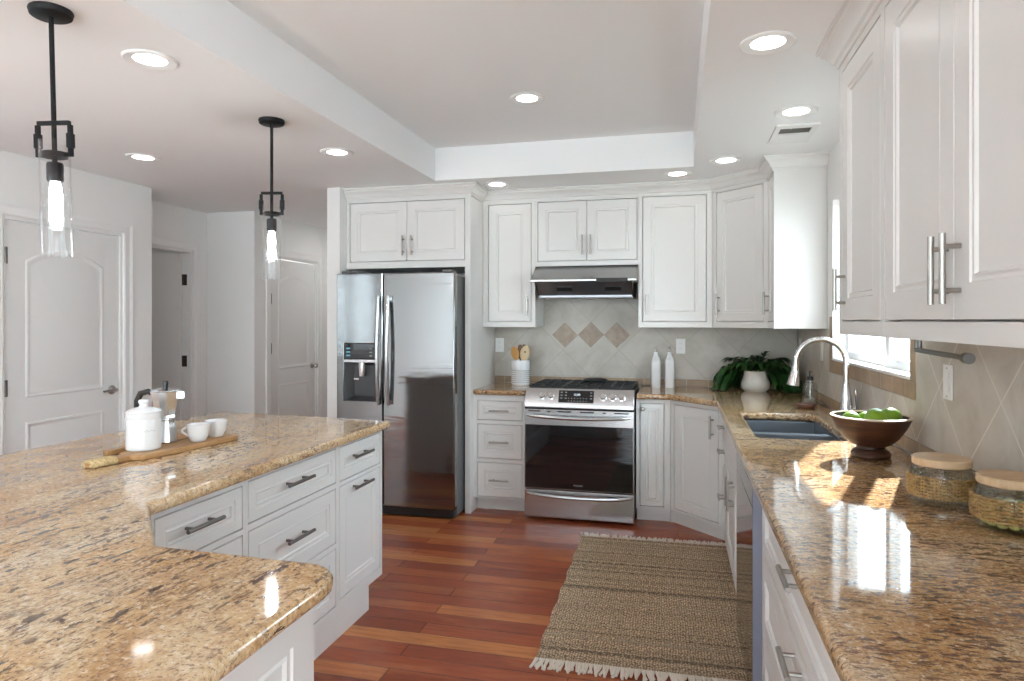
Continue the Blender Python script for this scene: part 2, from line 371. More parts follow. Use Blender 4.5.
def copy_tree(o, loc=None, rot=None, label=None, parent=None):
    c = o.copy(); COL.objects.link(c)
    if parent: c.parent = parent
    if loc is not None: c.location = loc
    if rot is not None: c.rotation_euler = (0, 0, rot)
    if label: c['label'] = label
    for ch in list(o.children): copy_tree(ch, parent=c)
    return c
def cells(mb, a0, a1, z0, z1, d0, d1, holes, ax):
    """a wall of cells along ax ('x' or 'y') with rectangular holes (a0,a1,z0,z1); d0..d1 the thickness"""
    A = sorted({a0, a1, *[min(max(h[i], a0), a1) for h in holes for i in (0, 1)]}); Z = sorted({z0, z1, *[min(max(h[i], z0), z1) for h in holes for i in (2, 3)]})
    grid = {}
    def inside(i, j):
        if i < 0 or j < 0 or i >= len(A) - 1 or j >= len(Z) - 1: return False
        c, d = (A[i] + A[i + 1]) / 2, (Z[j] + Z[j + 1]) / 2
        return not any(h[0] < c < h[1] and h[2] < d < h[3] for h in holes)
    P = (lambda a, d, z: (a, d, z)) if ax == 'x' else (lambda a, d, z: (d, a, z))
    V = {}
    def v(i, j, k):
        if (i, j, k) not in V: V[i, j, k] = mb.bm.verts.new(P(A[i], (d0, d1)[k], Z[j]))
        return V[i, j, k]
    for i in range(len(A) - 1):
        for j in range(len(Z) - 1):
            if not inside(i, j): continue
            for k in (0, 1): mb.face([v(i, j, k), v(i + 1, j, k), v(i + 1, j + 1, k), v(i, j + 1, k)])
            if not inside(i - 1, j): mb.face([v(i, j, 0), v(i, j + 1, 0), v(i, j + 1, 1), v(i, j, 1)])
            if not inside(i + 1, j): mb.face([v(i + 1, j, 0), v(i + 1, j + 1, 0), v(i + 1, j + 1, 1), v(i + 1, j, 1)])
            if not inside(i, j - 1): mb.face([v(i, j, 0), v(i + 1, j, 0), v(i + 1, j, 1), v(i, j, 1)])
            if not inside(i, j + 1): mb.face([v(i, j + 1, 0), v(i + 1, j + 1, 0), v(i + 1, j + 1, 1), v(i, j + 1, 1)])
    return mb
def sweep(name, prof, path, m, parent=None, closed=False):
    """prof: (out, z) points; path: xy points, out is to the right of travel"""
    mb = MB(); n = len(path); rings = []
    for i, p in enumerate(path):
        p = Vector(p)
        d1 = (Vector(path[i]) - Vector(path[i - 1])).normalized() if (i > 0 or closed) else None
        d2 = (Vector(path[(i + 1) % n]) - p).normalized() if (i < n - 1 or closed) else None
        d1 = d1 or d2; d2 = d2 or d1
        n1 = Vector((d1.y, -d1.x)); n2 = Vector((d2.y, -d2.x)); b = (n1 + n2).normalized(); k = 1 / max(0.2, b.dot(n1))
        rings.append(mb.loop([(p.x + b.x * o * k, p.y + b.y * o * k, z) for o, z in prof]))
    for a, b in zip(rings, rings[1:]): mb.bridge(a, b)
    if closed: mb.bridge(rings[-1], rings[0])
    else: mb.face(rings[0][::-1]); mb.face(rings[-1])
    return mb.build(name, m, parent, smooth=25)

# ------------------------------------------------------------------ room shell
XR, YB, CZ = 0.88, 5.36, 2.44
struct(MB().box(-5.8, 1.0, -2.72, 7.2, -0.06, 0.0).build('floor', 'floor', smooth=0))
mb = MB()
def rect(x0, x1, y0, y1, z): return mb.loop([(x0, y0, z), (x1, y0, z), (x1, y1, z), (x0, y1, z)])
o_ = rect(-5.8, 1.0, -2.72, 7.2, CZ); i_ = rect(-1.705, 0.10, -0.6, 4.52, CZ); u_ = rect(-1.705, 0.10, -0.6, 4.52, 2.675)
t_ = rect(-5.8, 1.0, -2.72, 7.2, 2.80)
mb.bridge(o_, i_); mb.bridge(i_, u_); mb.face(u_); mb.bridge(o_, t_); mb.face(t_)
struct(mb.build('ceiling', 'ceil', smooth=0))
WIN = (2.86, 4.20, 1.195, 2.13); PD = (-2.5, -0.45, 0.06, 2.30)
struct(cells(MB(), -2.72, 5.48, 0, CZ, XR, XR + 0.13, [WIN, PD], 'y').build('wall_right', 'wall', smooth=0))
struct(MB().box(-2.6, XR, YB, YB + 0.12, 0, CZ).build('wall_back', 'wall', smooth=0))
struct(MB().box(-2.60, -2.495, 4.57, YB, 0, CZ).build('wall_stub', 'wall', smooth=0))
struct(MB().box(-2.60, -2.5, YB + 0.12, 7.1, 0, CZ).build('wall_hall_right', 'wall', smooth=0))
D1 = (3.094, 3.965, -1, 2.052); LW = (0.6, 2.2, 1.0, 2.1)
struct(cells(MB(), -2.6, 4.245, 0, CZ, -4.02, -3.90, [D1, LW], 'y').build('wall_left', 'wall', smooth=0))
struct(MB().box(-4.42, -4.02, 4.125, 4.245, 0, CZ).build('wall_return', 'wall', smooth=0))
D2 = (4.44, 5.155, -1, 2.06)
struct(cells(MB(), 4.245, 5.355, 0, CZ, -4.42, -4.30, [D2], 'y').build('wall_hall_left', 'wall', smooth=0))
D3 = (5.60, 6.44, -1, 2.05)
struct(MB().box(-4.42, -3.92, 5.355, 5.475, 0, CZ).build('wall_hall_end', 'wall', smooth=0))
struct(cells(MB(), 5.355, 7.1, 0, CZ, -3.92, -3.79, [D3], 'y').build('wall_pantry', 'wall', smooth=0))
struct(MB().box(-3.79, -2.6, 7.0, 7.1, 0, CZ).build('wall_far', 'wall', smooth=0))
struct(cells(MB(), 3.9, 5.6, 0, CZ, -5.75, -5.68, [], 'y').build('wall_bedroom_left', 'wall', smooth=0))
struct(MB().box(-5.68, -4.42, 5.5, 5.6, 0, CZ).build('wall_bedroom_back', 'wall', smooth=0))
struct(MB().box(-5.68, -4.42, 3.9, 4.0, 0, CZ).build('wall_bedroom_front', 'wall', smooth=0))
struct(MB().box(-4.75, -4.65, 5.6, 7.1, 0, CZ).build('wall_closet', 'wall', smooth=0))
RW = (-3.8, 0.70, 0.06, 2.38)
struct(cells(MB(), -4.02, XR, 0, CZ, -2.72, -2.60, [RW], 'x').build('wall_rear', 'wall', smooth=0))
# closets behind the closed doors stay shut by their slabs
def window_unit(name, a0, a1, z0, z1, d0, d1, ax, splits, glass=True):
    root = sroot(name); f = 0.045
    holes = []; cuts = [a0] + splits + [a1]
    for i in range(len(cuts) - 1):
        l = cuts[i] + (f if i == 0 else f * 0.7); r = cuts[i + 1] - (f if i == len(cuts) - 2 else f * 0.7)
        holes.append((l, r, z0 + f, z1 - f))
    cells(MB(), a0, a1, z0, z1, d0, d1, holes, ax).build('window_frame', 'trim', root, smooth=0, bevel=0.003)
    if glass:
        for h in holes:
            m = MB(); d = (d0 + d1) / 2
            if ax == 'y': m.box(d - 0.002, d + 0.002, h[0] - 0.01, h[1] + 0.01, h[2] - 0.01, h[3] + 0.01)
            else: m.box(h[0] - 0.01, h[1] + 0.01, d - 0.002, d + 0.002, h[2] - 0.01, h[3] + 0.01)
            m.build('pane', 'glass', root, smooth=0)
    return root
wn = window_unit('window_1', WIN[0], WIN[1], WIN[2] + 0.012, WIN[3], 0.945, 0.995, 'y', [3.42])
MB().box(0.868, 0.945, WIN[0] + 0.001, WIN[1] - 0.001, WIN[2] + 0.0005, WIN[2] + 0.016).build('window_sill', 'trim', wn, bevel=0.004)
for a, b in ((WIN[0], WIN[0] + 0.012), (WIN[1] - 0.012, WIN[1])):
    MB().box(0.872, 0.945, a + 0.0005, b - 0.0005, WIN[2] + 0.017, WIN[3] - 0.001).build('window_reveal', 'trim', wn)
window_unit('window_2', RW[0], RW[1], RW[2], RW[3], -2.70, -2.64, 'x', [-1.78, -0.67])
window_unit('added_glazed_door', PD[0], PD[1], PD[2], PD[3], 0.92, 0.97, 'y', [-1.5])  # unseen glazed door, added to let daylight onto the island faces
window_unit('window_4', LW[0], LW[1], LW[2], LW[3], -4.0, -3.95, 'y', [1.4])
# baseboards
struct(MB().box(-3.90, -3.885, 4.04, 4.245, 0, 0.1).build('baseboard_left', 'trim', smooth=0))
struct(MB().box(-4.30, -3.80, 5.34, 5.355, 0, 0.1).build('baseboard_hall', 'trim', smooth=0))
# tile fields and borders
tz0, tz1 = 0.972, 1.3775
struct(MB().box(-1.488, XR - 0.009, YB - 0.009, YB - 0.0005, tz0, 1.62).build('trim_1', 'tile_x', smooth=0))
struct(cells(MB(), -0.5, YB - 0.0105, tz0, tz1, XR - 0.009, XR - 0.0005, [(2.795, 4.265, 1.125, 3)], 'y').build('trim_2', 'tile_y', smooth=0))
def border(n, ax, a0, a1, z0, z1, step):
    """a row of cut border tiles over a grout bed, one connected strip"""
    mb = MB(); t = 0.004
    N = max(1, round((a1 - a0) / step)) if ax != 'v' else max(1, round((z1 - z0) / step))
    return mb, N
def strip(name, ax, a0, a1, z0, z1):
    m = MB()
    if ax == 'x': m.box(a0, a1, YB - 0.011, YB - 0.0005, z0, z1)
    else: m.box(XR - 0.011, XR - 0.0005, a0, a1, z0, z1)
    return struct(m.build(name, 'border', smooth=0, bevel=0.0015))
strip('trim_3', 'x', -1.488, XR - 0.0115, 0.916, tz0 - 0.002)
strip('trim_4', 'y', -0.5, YB - 0.012, 0.916, tz0 - 0.002)
strip('trim_5', 'y', 2.797, 4.263, 1.127, 1.194)
strip('trim_6', 'y', 2.797, 2.858, 1.196, 1.45)
strip('trim_7', 'y', 4.202, 4.263, 1.196, 1.45)
for i, x in enumerate((-0.896, -0.683, -0.475)):
    m = MB(); s = 0.103; f = lambda a, b, d: (x + a, YB - 0.0095 - d, 1.313 + b)
    m.prism([(-s, 0), (0, -s), (s, 0), (0, s)], 0, 0.004, f)
    struct(m.build('trim_%d' % (8 + i), 'accent', smooth=0, bevel=0.0015))
# outside
struct(MB().box(1.02, 9, -3, 12, -0.4, -0.1).build('ground', 'grass', smooth=0))
struct(MB().box(1.02, 3.2, -0.3, -0.1, -0.1, 4.2).build('added_sun_block', 'wall', smooth=0))  # unseen wall added to keep direct sun out of the glazed door
struct(MB().box(-7.2, -7.0, -3.0, 3.8, -0.1, 3.4).build('added_reflected_panel', noise_mat('grey_reflected_panel', [(0.3, (0.09, 0.092, 0.095)), (0.7, (0.13, 0.132, 0.135))], 3, 0.8), smooth=0))  # unseen panel, added to dim what the freezer door reflects
struct(MB().box(-9.5, -4.2, -6.4, -6.0, -0.1, 3.6).build('added_banded_panel', noise_mat('reflection_bands', [(0.35, (0.045, 0.045, 0.046)), (0.5, (0.10, 0.10, 0.10)), (0.62, (0.06, 0.06, 0.06)), (0.75, (0.11, 0.11, 0.11))], 1.0, 0.8, (0.12, 1, 3.2)), smooth=0))  # unseen banded panel, added to dim and stripe the fridge door's reflection
struct(MB().box(1.02, 8.0, -5.3, -5.0, -0.1, 4.5).build('added_bounce_wall', mat('bounce_white', (0.85, 0.86, 0.88), 0.8), smooth=0))  # unseen sunlit white wall, added to bounce more light onto the island
bh = sroot('exterior_house')
MB().box(4.6, 4.8, 1.5, 11.5, -0.1, 2.3).build('siding', 'siding', bh, smooth=0)
for k in range(16):
    MB().box(4.575, 4.6, 1.8 + k * 0.6, 1.88 + k * 0.6, -0.1, 2.3).build('batten', 'trim', bh, smooth=0)

# ------------------------------------------------------------------ room doors
def arch(x0, x1, z0, z1, rise, i, y):
    x0 += i; x1 -= i; z0 += i; z1 -= i; pts = [(x0, y, z0), (x1, y, z0)]
    n = 14 if rise else 1
    for k in range(n + 1):
        s = k / n; x = x1 + (x0 - x1) * s
        pts.append((x, y, z1 + rise * (math.sin(math.pi * s) ** 0.9 if rise else 0)))
    return pts
def moulding(x0, x1, z0, z1, rise, root):
    mb = MB()
    prof = [(0, 0.0), (0.006, -0.005), (0.016, -0.006), (0.026, -0.0008), (0.038, -0.0008), (0.060, -0.006)]
    rings = [mb.loop(arch(x0, x1, z0, z1, rise, i, d)) for i, d in prof]
    for a, b in zip(rings, rings[1:]): mb.bridge(a, b)
    mb.face(rings[-1])
    return mb.build('door_panel', 'door', root, smooth=30)
def room_door(name, loc, rot, wd, ht, casing_l=True, casing_r=True, hinges=(), leaf_rot=None, hand=None, hinge_side=0, cm='trim'):
    """local frame: door faces -Y, x 0..wd"""
    root = sroot(name, loc, rot)
    c = 0.072
    mb = MB(); pr = [(0, 0), (c, 0)]
    # casing legs and head as one mitred piece
    path = [(-0.006, -1.0), (-0.006, ht + 0.006), (wd + 0.006, ht + 0.006), (wd + 0.006, -1.0)]
    def cring(px, pz, dx, dz): return mb.loop([(px + dx * o, y, pz + dz * o) for o, y in ((0, 0.001), (0, -0.012), (0.010, -0.017), (0.05, -0.012), (c, -0.019), (c, 0.001))])
    rings = [cring(-0.006, 0.0, -1, 0), cring(-0.006, ht + 0.006, -1, 1), cring(wd + 0.006, ht + 0.006, 1, 1), cring(wd + 0.006, 0.0, 1, 0)]
    for a, b in zip(rings, rings[1:]): mb.bridge(a, b)
    mb.build('casing', 'trim', root, smooth=20)
    mb = MB(); mb.box(0.0005, 0.014, 0.001, 0.118, 0, ht - 0.0005); mb.box(wd - 0.014, wd - 0.0005, 0.001, 0.118, 0, ht - 0.0005); mb.box(0.014, wd - 0.014, 0.001, 0.118, ht - 0.014, ht - 0.0005)
    mb.build('jamb', 'trim', root, smooth=0, weld=True)
    leaf = bpy.data.objects.new('door_leaf', None)
    lw = wd - 0.036
    leaf = MB().box(0, lw, 0, 0.035, 0.008, ht - 0.02).build('door_leaf', 'door', root, smooth=0, bevel=0.002)
    hx = 0.018 if hinge_side == 0 else 0.018
    leaf.location = (hx, 0.012, 0)
    if leaf_rot:
        leaf.location = (wd - 0.018, 0.085, 0); leaf.rotation_euler = (0, 0, leaf_rot)
    s = lw
    moulding(0.125 * s / 0.8, s - 0.125 * s / 0.8, 0.95, 1.80, 0.085, leaf)
    moulding(0.125 * s / 0.8, s - 0.125 * s / 0.8, 0.16, 0.80, 0.0, leaf)
    for z in hinges:
        m = MB()
        if leaf_rot:
            m.cyl((wd - 0.022, 0.076, z - 0.05), (wd - 0.022, 0.076, z + 0.05), 0.010); m.box(wd - 0.019, wd - 0.0145, 0.04, 0.076, z - 0.05, z + 0.05)
        else:
            m.cyl((0.016, 0.004, z - 0.05), (0.016, 0.004, z + 0.05), 0.008); m.box(0.016, 0.034, 0.006, 0.0125, z - 0.05, z + 0.05)
        m.build('hinge', 'bronze' if leaf_rot else 'pewter', root)
    if hand:
        kx = lw - 0.06; z = hand[0]
        h = MB()
        if hand[1] == 'lever':
            h.lathe([(0.0, 0), (0.032, 0), (0.032, 0.006), (0.026, 0.012), (0.014, 0.016), (0.012, 0.045), (0.0, 0.045)], n=24)
            h.tube([(0, 0, 0.045), (-0.02, 0, 0.052), (-0.06, 0.004, 0.052), (-0.11, 0.0, 0.046)], [0.012, 0.011, 0.009, 0.007], 10)
        else:
            h.lathe([(0.0, 0), (0.032, 0), (0.032, 0.006), (0.022, 0.012), (0.012, 0.018), (0.012, 0.03), (0.024, 0.036), (0.029, 0.05), (0.024, 0.062), (0.0, 0.066)], n=24)
        ho = h.build('door_handle', 'nickel', leaf)
        ho.location = (kx, 0, z); ho.rotation_euler = (R(90), 0, 0)
    return root
# local -Y must face +X: rotate +90 degrees; local +x becomes +Y
room_door('door_1', (-3.90, D1[0], 0), R(90), D1[1] - D1[0], D1[3], hinges=(1.82, 1.02, 0.25), hand=(0.935, 'lever'))
room_door('door_2', (-4.30, D2[0], 0), R(90), D2[1] - D2[0], D2[3], hinges=(1.80, 1.06, 0.25), leaf_rot=R(97))
room_door('door_3', (-3.79, D3[0], 0), R(90), D3[1] - D3[0], D3[3], hinges=(1.64, 1.16, 0.25), hand=(0.95, 'knob'))

# ------------------------------------------------------------------ cabinets
def handle(mb_parent, x, z, L=0.15, vert=True, m='nickel', y=0.0, r=0.0068, out=0.034):
    h = MB(); d = Vector((0, 0, 1)) if vert else Vector((1, 0, 0)); c = Vector((x, y - out, z))
    h.cyl(c - d * L / 2, c + d * L / 2, r, n=14)
    for s in (-1, 1):
        p = c + d * (s * L * 0.31); h.cyl(p, (p.x, y + 0.0005, p.z), r * 0.8, n=10)
    return h.build('handle', m, mb_parent)
def knob(parent, x, z, m='nickel'):
    h = MB().lathe([(0.0, 0), (0.008, 0), (0.006, 0.012), (0.014, 0.018), (0.016, 0.026), (0.010, 0.032), (0.0, 0.033)], n=18)
    o = h.build('knob', m, parent); o.location = (x, 0, z); o.rotation_euler = (R(90), 0, 0); return o
def front(root, kind, x0, x1, z0, z1, hd=None, st=0.058, hm='nickel', plain=False):
    if plain: steps = [(0.0, 0.0015), (0.0015, 0.0)]
    else: steps = [(0.0, 0.0015), (0.0015, 0.0), (st, 0.0), (st + 0.002, 0.0035), (st + 0.010, 0.0045), (st + 0.016, 0.0025), (st + 0.021, 0.009)]
    f = MB().panel(x0, x1, z0, z1, steps).build(kind, 'cab', root, smooth=20)
    if hd:
        if hd[0] == 'k': knob(f, hd[1], hd[2])
        else: handle(f, hd[1], hd[2], vert=hd[0] == 'v', L=hd[3] if len(hd) > 3 else 0.15, m=hm)
    return f
def cabinet(name, label, loc, rot, wd, dp, z0, z1, fronts, toe=None, toe_in=0.075, group=None, hm='nickel', st=0.058, toe_x=None, fr=0.02):
    root = thing(name, label, 'cabinet', loc, rot, group)
    g = 0.0048
    holes = [(f[1] - g, f[2] + g, f[3] - g, f[4] + g) for f in fronts]
    mb = MB(); cells(mb, 0, wd, z0, z1, 0.0, fr + 0.0215, holes, 'x')
    mb.build('face_frame', 'cab', root, smooth=0)
    MB().box(0.0005, wd - 0.0005, fr + 0.022, dp, z0 + 0.0005, z1 - 0.0005).build('carcass', 'cab', root, smooth=0)
    if toe is not None:
        t = toe_x or (0.0, wd); MB().box(t[0] + 0.001, t[1] - 0.001, toe_in, dp, 0.0, z0).build('toe_kick', 'cab', root, smooth=0)
    for f in fronts: front(root, f[0], f[1], f[2], f[3], f[4], f[5] if len(f) > 5 else None, st if len(f) < 7 else f[6], hm)
    return root
H90 = R(-90)
BZ0, BZ1 = 0.10, 0.874
# base cabinet between the fridge panel and the range
cabinet('drawer_cabinet', 'narrow white base cabinet of three drawers between refrigerator and range', (-1.488, 4.77, 0), 0, 0.405, 0.585, BZ0, BZ1, [
    ('drawer', 0.03, 0.368, 0.688, 0.826, ('h', 0.199, 0.757), 0.032), ('drawer', 0.03, 0.368, 0.400, 0.650, ('h', 0.199, 0.525), 0.05),
    ('drawer', 0.03, 0.368, 0.114, 0.364, ('h', 0.199, 0.240), 0.05)], toe=True)
cabinet('base_cabinet', 'slim white base cabinet with one tall narrow door beside the range', (-0.288, 4.77, 0), 0, 0.236, 0.585, BZ0, BZ1, [
    ('door', 0.03, 0.190, 0.122, 0.842, ('k', 0.048, 0.806), 0.034)], toe=True)
# diagonal corner base
def corner_cabinet(name, label, ax, ay, bx, by, z0, z1, fr, toe):
    """front runs from (ax,ay) to (bx,by); carcass fills the corner behind it"""
    ang = math.atan2(by - ay, bx - ax); wd = math.hypot(bx - ax, by - ay)
    root = thing(name, label, 'cabinet', (ax, ay, 0 if toe else z0), ang)
    zo = 0 if toe else z0
    g = 0.0048
    cells(MB(), 0, wd, z0 - zo, z1 - zo, 0, 0.0415, [(f[1] - g, f[2] + g, f[3] - g - zo, f[4] + g - zo) for f in fr], 'x').build('face_frame', 'cab', root, smooth=0)
    ca, sa = math.cos(-ang), math.sin(-ang)
    def loc(x, y): dx, dy = x - ax, y - ay; return (dx * ca - dy * sa, dx * sa + dy * ca)
    k = 0.042
    e = 0.012
    pts = [(-k * 0.41, k), (wd + k * 0.41, k), loc(XR - e, by + 0.001), loc(XR - e, YB - e), loc(ax + 0.001, YB - e)]
    MB().prism(pts, z0 - zo + 0.0005, z1 - zo - 0.0005).build('carcass', 'cab', root, smooth=0)
    if toe:
        tpts = [(-0.0248, 0.06), (wd + 0.0248, 0.06), loc(XR - e, by + 0.001), loc(XR - e, YB - e), loc(ax - 0.0005, YB - e), loc(ax - 0.0005, ay + 0.0602)]
        MB().prism(tpts, 0, z0).build('toe_kick', 'cab', root, smooth=0)
    for f in fr: front(root, f[0], f[1], f[2], f[3] - zo, f[4] - zo, (f[5][0], f[5][1], f[5][2] - zo), f[6])
    return root
corner_cabinet('corner_base_cabinet', 'angled white corner base cabinet with one panelled door, right of slim door', -0.050, 4.77, 0.275, 4.445, BZ0, BZ1,
               [('door', 0.035, 0.425, 0.122, 0.842, ('v', 0.385, 0.735), 0.058)], True)
XF = 0.275
cabinet('drawer_cabinet', 'narrow white drawer cabinet between corner door and sink doors', (XF, 4.443, 0), H90, 0.34, 0.593, BZ0, BZ1, [
    ('drawer', 0.03, 0.31, 0.70, 0.842, ('h', 0.17, 0.77, 0.13), 0.03), ('drawer', 0.03, 0.31, 0.47, 0.672, ('h', 0.17, 0.62, 0.13), 0.04),
    ('drawer', 0.03, 0.31, 0.122, 0.442, ('h', 0.17, 0.34, 0.13), 0.05)], toe=True)
cabinet('sink_cabinet', 'white sink base cabinet with two doors under the dark sink', (XF, 4.101, 0), H90, 1.08, 0.593, BZ0, 0.66, [
    ('door', 0.03, 0.53, 0.122, 0.645, ('v', 0.49, 0.54), 0.058), ('door', 0.55, 1.05, 0.122, 0.645, ('v', 0.59, 0.54), 0.058)], toe=True)
# sink apron rail above the sink doors closes the frame up to the stone
sk = [o for o in bpy.data.objects if o.name.startswith('sink_cabinet')][0]
MB().box(0.0, 1.08, 0.0, 0.02, 0.6605, BZ1).build('top_rail', 'cab', sk, smooth=0)
for xx in (0.0, 1.062): MB().box(xx, xx + 0.018, 0.0205, 0.593, 0.6605, BZ1).build('side_panel', 'cab', sk, smooth=0)
cabinet('drawer_cabinet', 'wide white drawer cabinet under the jars, nearest the dishwasher', (XF, 2.372, 0), H90, 1.38, 0.593, BZ0, BZ1, [
    ('drawer', 0.03, 1.35, 0.660, 0.842, ('h', 0.69, 0.815), 0.045), ('drawer', 0.03, 1.35, 0.395, 0.632, ('h', 0.69, 0.612), 0.05),
    ('drawer', 0.03, 1.35, 0.122, 0.367, ('h', 0.69, 0.31), 0.05)], toe=True)
cabinet('base_cabinet', 'white base cabinet at the camera end of the window counter', (XF, 0.99, 0), H90, 1.2, 0.593, BZ0, BZ1, [
    ('door', 0.03, 0.59, 0.122, 0.842, ('v', 0.55, 0.735)), ('door', 0.61, 1.17, 0.122, 0.842, ('v', 0.65, 0.735))], toe=True)
# dishwasher
dw = thing('dishwasher', 'dark mirror-front dishwasher under the window counter beside the sink doors', 'dishwasher', (0.245, 3.018, 0), H90)
MB().box(0.002, 0.638, 0.032, 0.615, 0.10, 0.868).build('body', 'fside', dw)
MB().box(0.004, 0.634, 0.0, 0.0315, 0.11, 0.79).build('door', mat('smoked_steel', (0.16, 0.15, 0.15), 0.05, metal=1.0), dw, bevel=0.002)
MB().box(0.004, 0.634, 0.0, 0.0315, 0.792, 0.862).build('control_strip', mat('smoked_strip', (0.18, 0.17, 0.17), 0.08, metal=1.0), dw, bevel=0.003)
MB().box(0.6345, 0.6395, 0.0005, 0.031, 0.11, 0.862).build('door_edge', 'bluefilm', dw)
MB().box(0.004, 0.634, 0.10, 0.60, 0.0, 0.0995).build('toe_grille', 'bplas', dw)

# ------------------------------------------------------------------ upper cabinets
UZ0, UZ1 = 1.378, 2.365
def upper(label, loc, rot, wd, dp, z0, fronts, st=0.06, name='upper_cabinet', z1=UZ1):
    fl = [(f[0], f[1], f[2], f[3] - z0, f[4] - z0, (f[5][0], f[5][1], f[5][2] - z0) if f[5] else None, st) for f in fronts]
    return cabinet(name, label, (loc[0], loc[1], z0), rot, wd, dp, 0.0, z1 - z0, fl)
upper('tall narrow white upper cabinet between refrigerator panel and range hood', (-1.487, 5.0, 0), 0, 0.419, 0.345, UZ0, [('door', 0.046, 0.385, 1.424, 2.33, ('v', 0.358, 1.54))])
upper('short two-door white upper cabinet directly above the range hood', (-1.067, 5.0, 0), 0, 0.781, 0.345, 1.845,
      [('door', 0.022, 0.396, 1.885, 2.335, ('v', 0.365, 2.0)), ('door', 0.400, 0.770, 1.885, 2.335, ('v', 0.427, 2.0))])
upper('white upper cabinet with one wide door, hood on one side and angled cabinet on other', (-0.285, 5.0, 0), 0, 0.523, 0.345, UZ0, [('door', 0.033, 0.481, 1.424, 2.34, ('v', 0.06, 1.545))])
corner_cabinet('corner_upper_cabinet', 'angled white upper cabinet in the corner above the plant', 0.240, 5.0, 0.575, 4.665, UZ0, UZ1,
               [('door', 0.04, 0.435, 1.424, 2.34, ('v', 0.065, 1.545), 0.058)], False)
cw = upper('white end upper cabinet beside the window with its broad plain side showing', (0.575, 4.663, 0), H90, 0.293, 0.304, UZ0, [('door', 0.03, 0.263, 1.424, 2.34, ('v', 0.06, 1.54))], st=0.05)
MB().prism([(0.0005, 0.0), (0.0025, 0.0), (0.0025, 0.29), (0.0005, 0.29)], 0.0, 0.5, lambda x, y, z: (0.2932 + x, y, z * 1.9 + 0.03)).build('side_panel', 'cab', cw, smooth=0)
upper('white upper cabinet with single door at the window end of the near run', (0.575, 2.655, 0), H90, 0.530, 0.304, UZ0, [('door', 0.045, 0.505, 1.428, 2.32, ('v', 0.085, 1.536))], st=0.075)
upper('large two-door white upper cabinet with paired steel bar handles above jars', (0.575, 2.124, 0), H90, 1.07, 0.304, UZ0,
      [('door', 0.022, 0.510, 1.428, 2.32, ('v', 0.480, 1.536)), ('door', 0.514, 1.045, 1.428, 2.32, ('v', 0.546, 1.536))], st=0.075)
upper('white upper cabinet above the camera end of the window counter', (0.575, 1.053, 0), H90, 1.07, 0.304, UZ0,
      [('door', 0.022, 0.510, 1.428, 2.32, ('v', 0.480, 1.536)), ('door', 0.514, 1.045, 1.428, 2.32, ('v', 0.546, 1.536))], st=0.075)
# refrigerator surround
fc = upper('two-door white cabinet bridging above the steel refrigerator', (-2.494, 4.68, 0), 0, 0.962, 0.67, 1.828,
           [('door', 0.030, 0.498, 1.882, 2.33, ('v', 0.474, 1.995)), ('door', 0.502, 0.958, 1.882, 2.33, ('v', 0.545, 1.995))], st=0.062)
MB().box(0.9625, 1.005, 0.0, 0.67, -1.828, UZ1 - 1.828).build('end_panel', 'cab', fc, smooth=0, bevel=0.001)
# crown mouldings
CP = [(0.0, 2.352), (0.008, 2.352), (0.010, 2.366), (0.020, 2.372), (0.024, 2.385), (0.040, 2.405), (0.052, 2.412), (0.056, 2.424), (0.066, 2.428), (0.066, 2.439), (0.0, 2.439)]
CPI = [(o + 0.0005, z) for o, z in CP]
struct(sweep('trim_20', CPI, [(-2.494, 4.68), (-1.489, 4.68), (-1.489, 5.0), (0.240, 5.0), (0.575, 4.665), (0.575, 4.369), (0.8795, 4.369)], 'cab'))
struct(sweep('trim_21', CPI, [(0.8795, 2.656), (0.575, 2.656), (0.575, -0.017)][0:] , 'cab'))

# ------------------------------------------------------------------ countertops
CT0, CT1 = 0.876, 0.915
def slab(name, outer, label, hole=None, z0=CT0, z1=CT1, bev=0.016, gm='granite_brown'):
    mb = MB(); bm = mb.bm
    loops = [mb.loop([(x, y, z1) for x, y in outer])]
    if hole: loops.append(mb.loop([(x, y, z1) for x, y in hole]))
    edges = []
    for L in loops:
        for i in range(len(L)): edges.append(bm.edges.new((L[i], L[(i + 1) % len(L)])))
    bmesh.ops.triangle_fill(bm, use_beauty=True, use_dissolve=False, edges=edges)
    bmesh.ops.dissolve_limit(bm, angle_limit=0.01, verts=bm.verts[:], edges=bm.edges[:])
    r = bmesh.ops.extrude_face_region(bm, geom=bm.faces[:])
    for v in [g for g in r['geom'] if isinstance(g, bmesh.types.BMVert)]: v.co.z = z0
    o = mb.build(name, gm, bevel=bev, seg=4, smooth=40); o.modifiers['bevel'].harden_normals = True
    tag(o, label, 'countertop'); return o
slab('countertop', [(-1.4875, 4.725), (-1.083, 4.725), (-1.083, YB - 0.0125), (-1.4875, YB - 0.0125)], 'short speckled granite counter between refrigerator and range')
hole = []
hx0, hx1, hy0, hy1 = 0.342, 0.715, 3.085, 3.905
for (cx, cy_, a0) in ((hx1 - 0.05, hy1 - 0.05, 0), (hx0 + 0.03, hy1 - 0.03, 90), (hx0 + 0.03, hy0 + 0.03, 180), (hx1 - 0.05, hy0 + 0.05, 270)):
    r = 0.05 if cx > 0.5 else 0.03
    for k in range(5):
        a = R(a0 + 22.5 * k); hole.append((cx + r * math.cos(a), cy_ + r * math.sin(a)))
slab('countertop', [(-0.287, 4.725), (-0.066, 4.725), (0.235, 4.424), (0.235, -0.4), (XR - 0.0125, -0.4), (XR - 0.0125, YB - 0.0125), (-0.287, YB - 0.0125)],
     'long speckled granite counter with sink, turning the corner under the window', hole, bev=0.014)
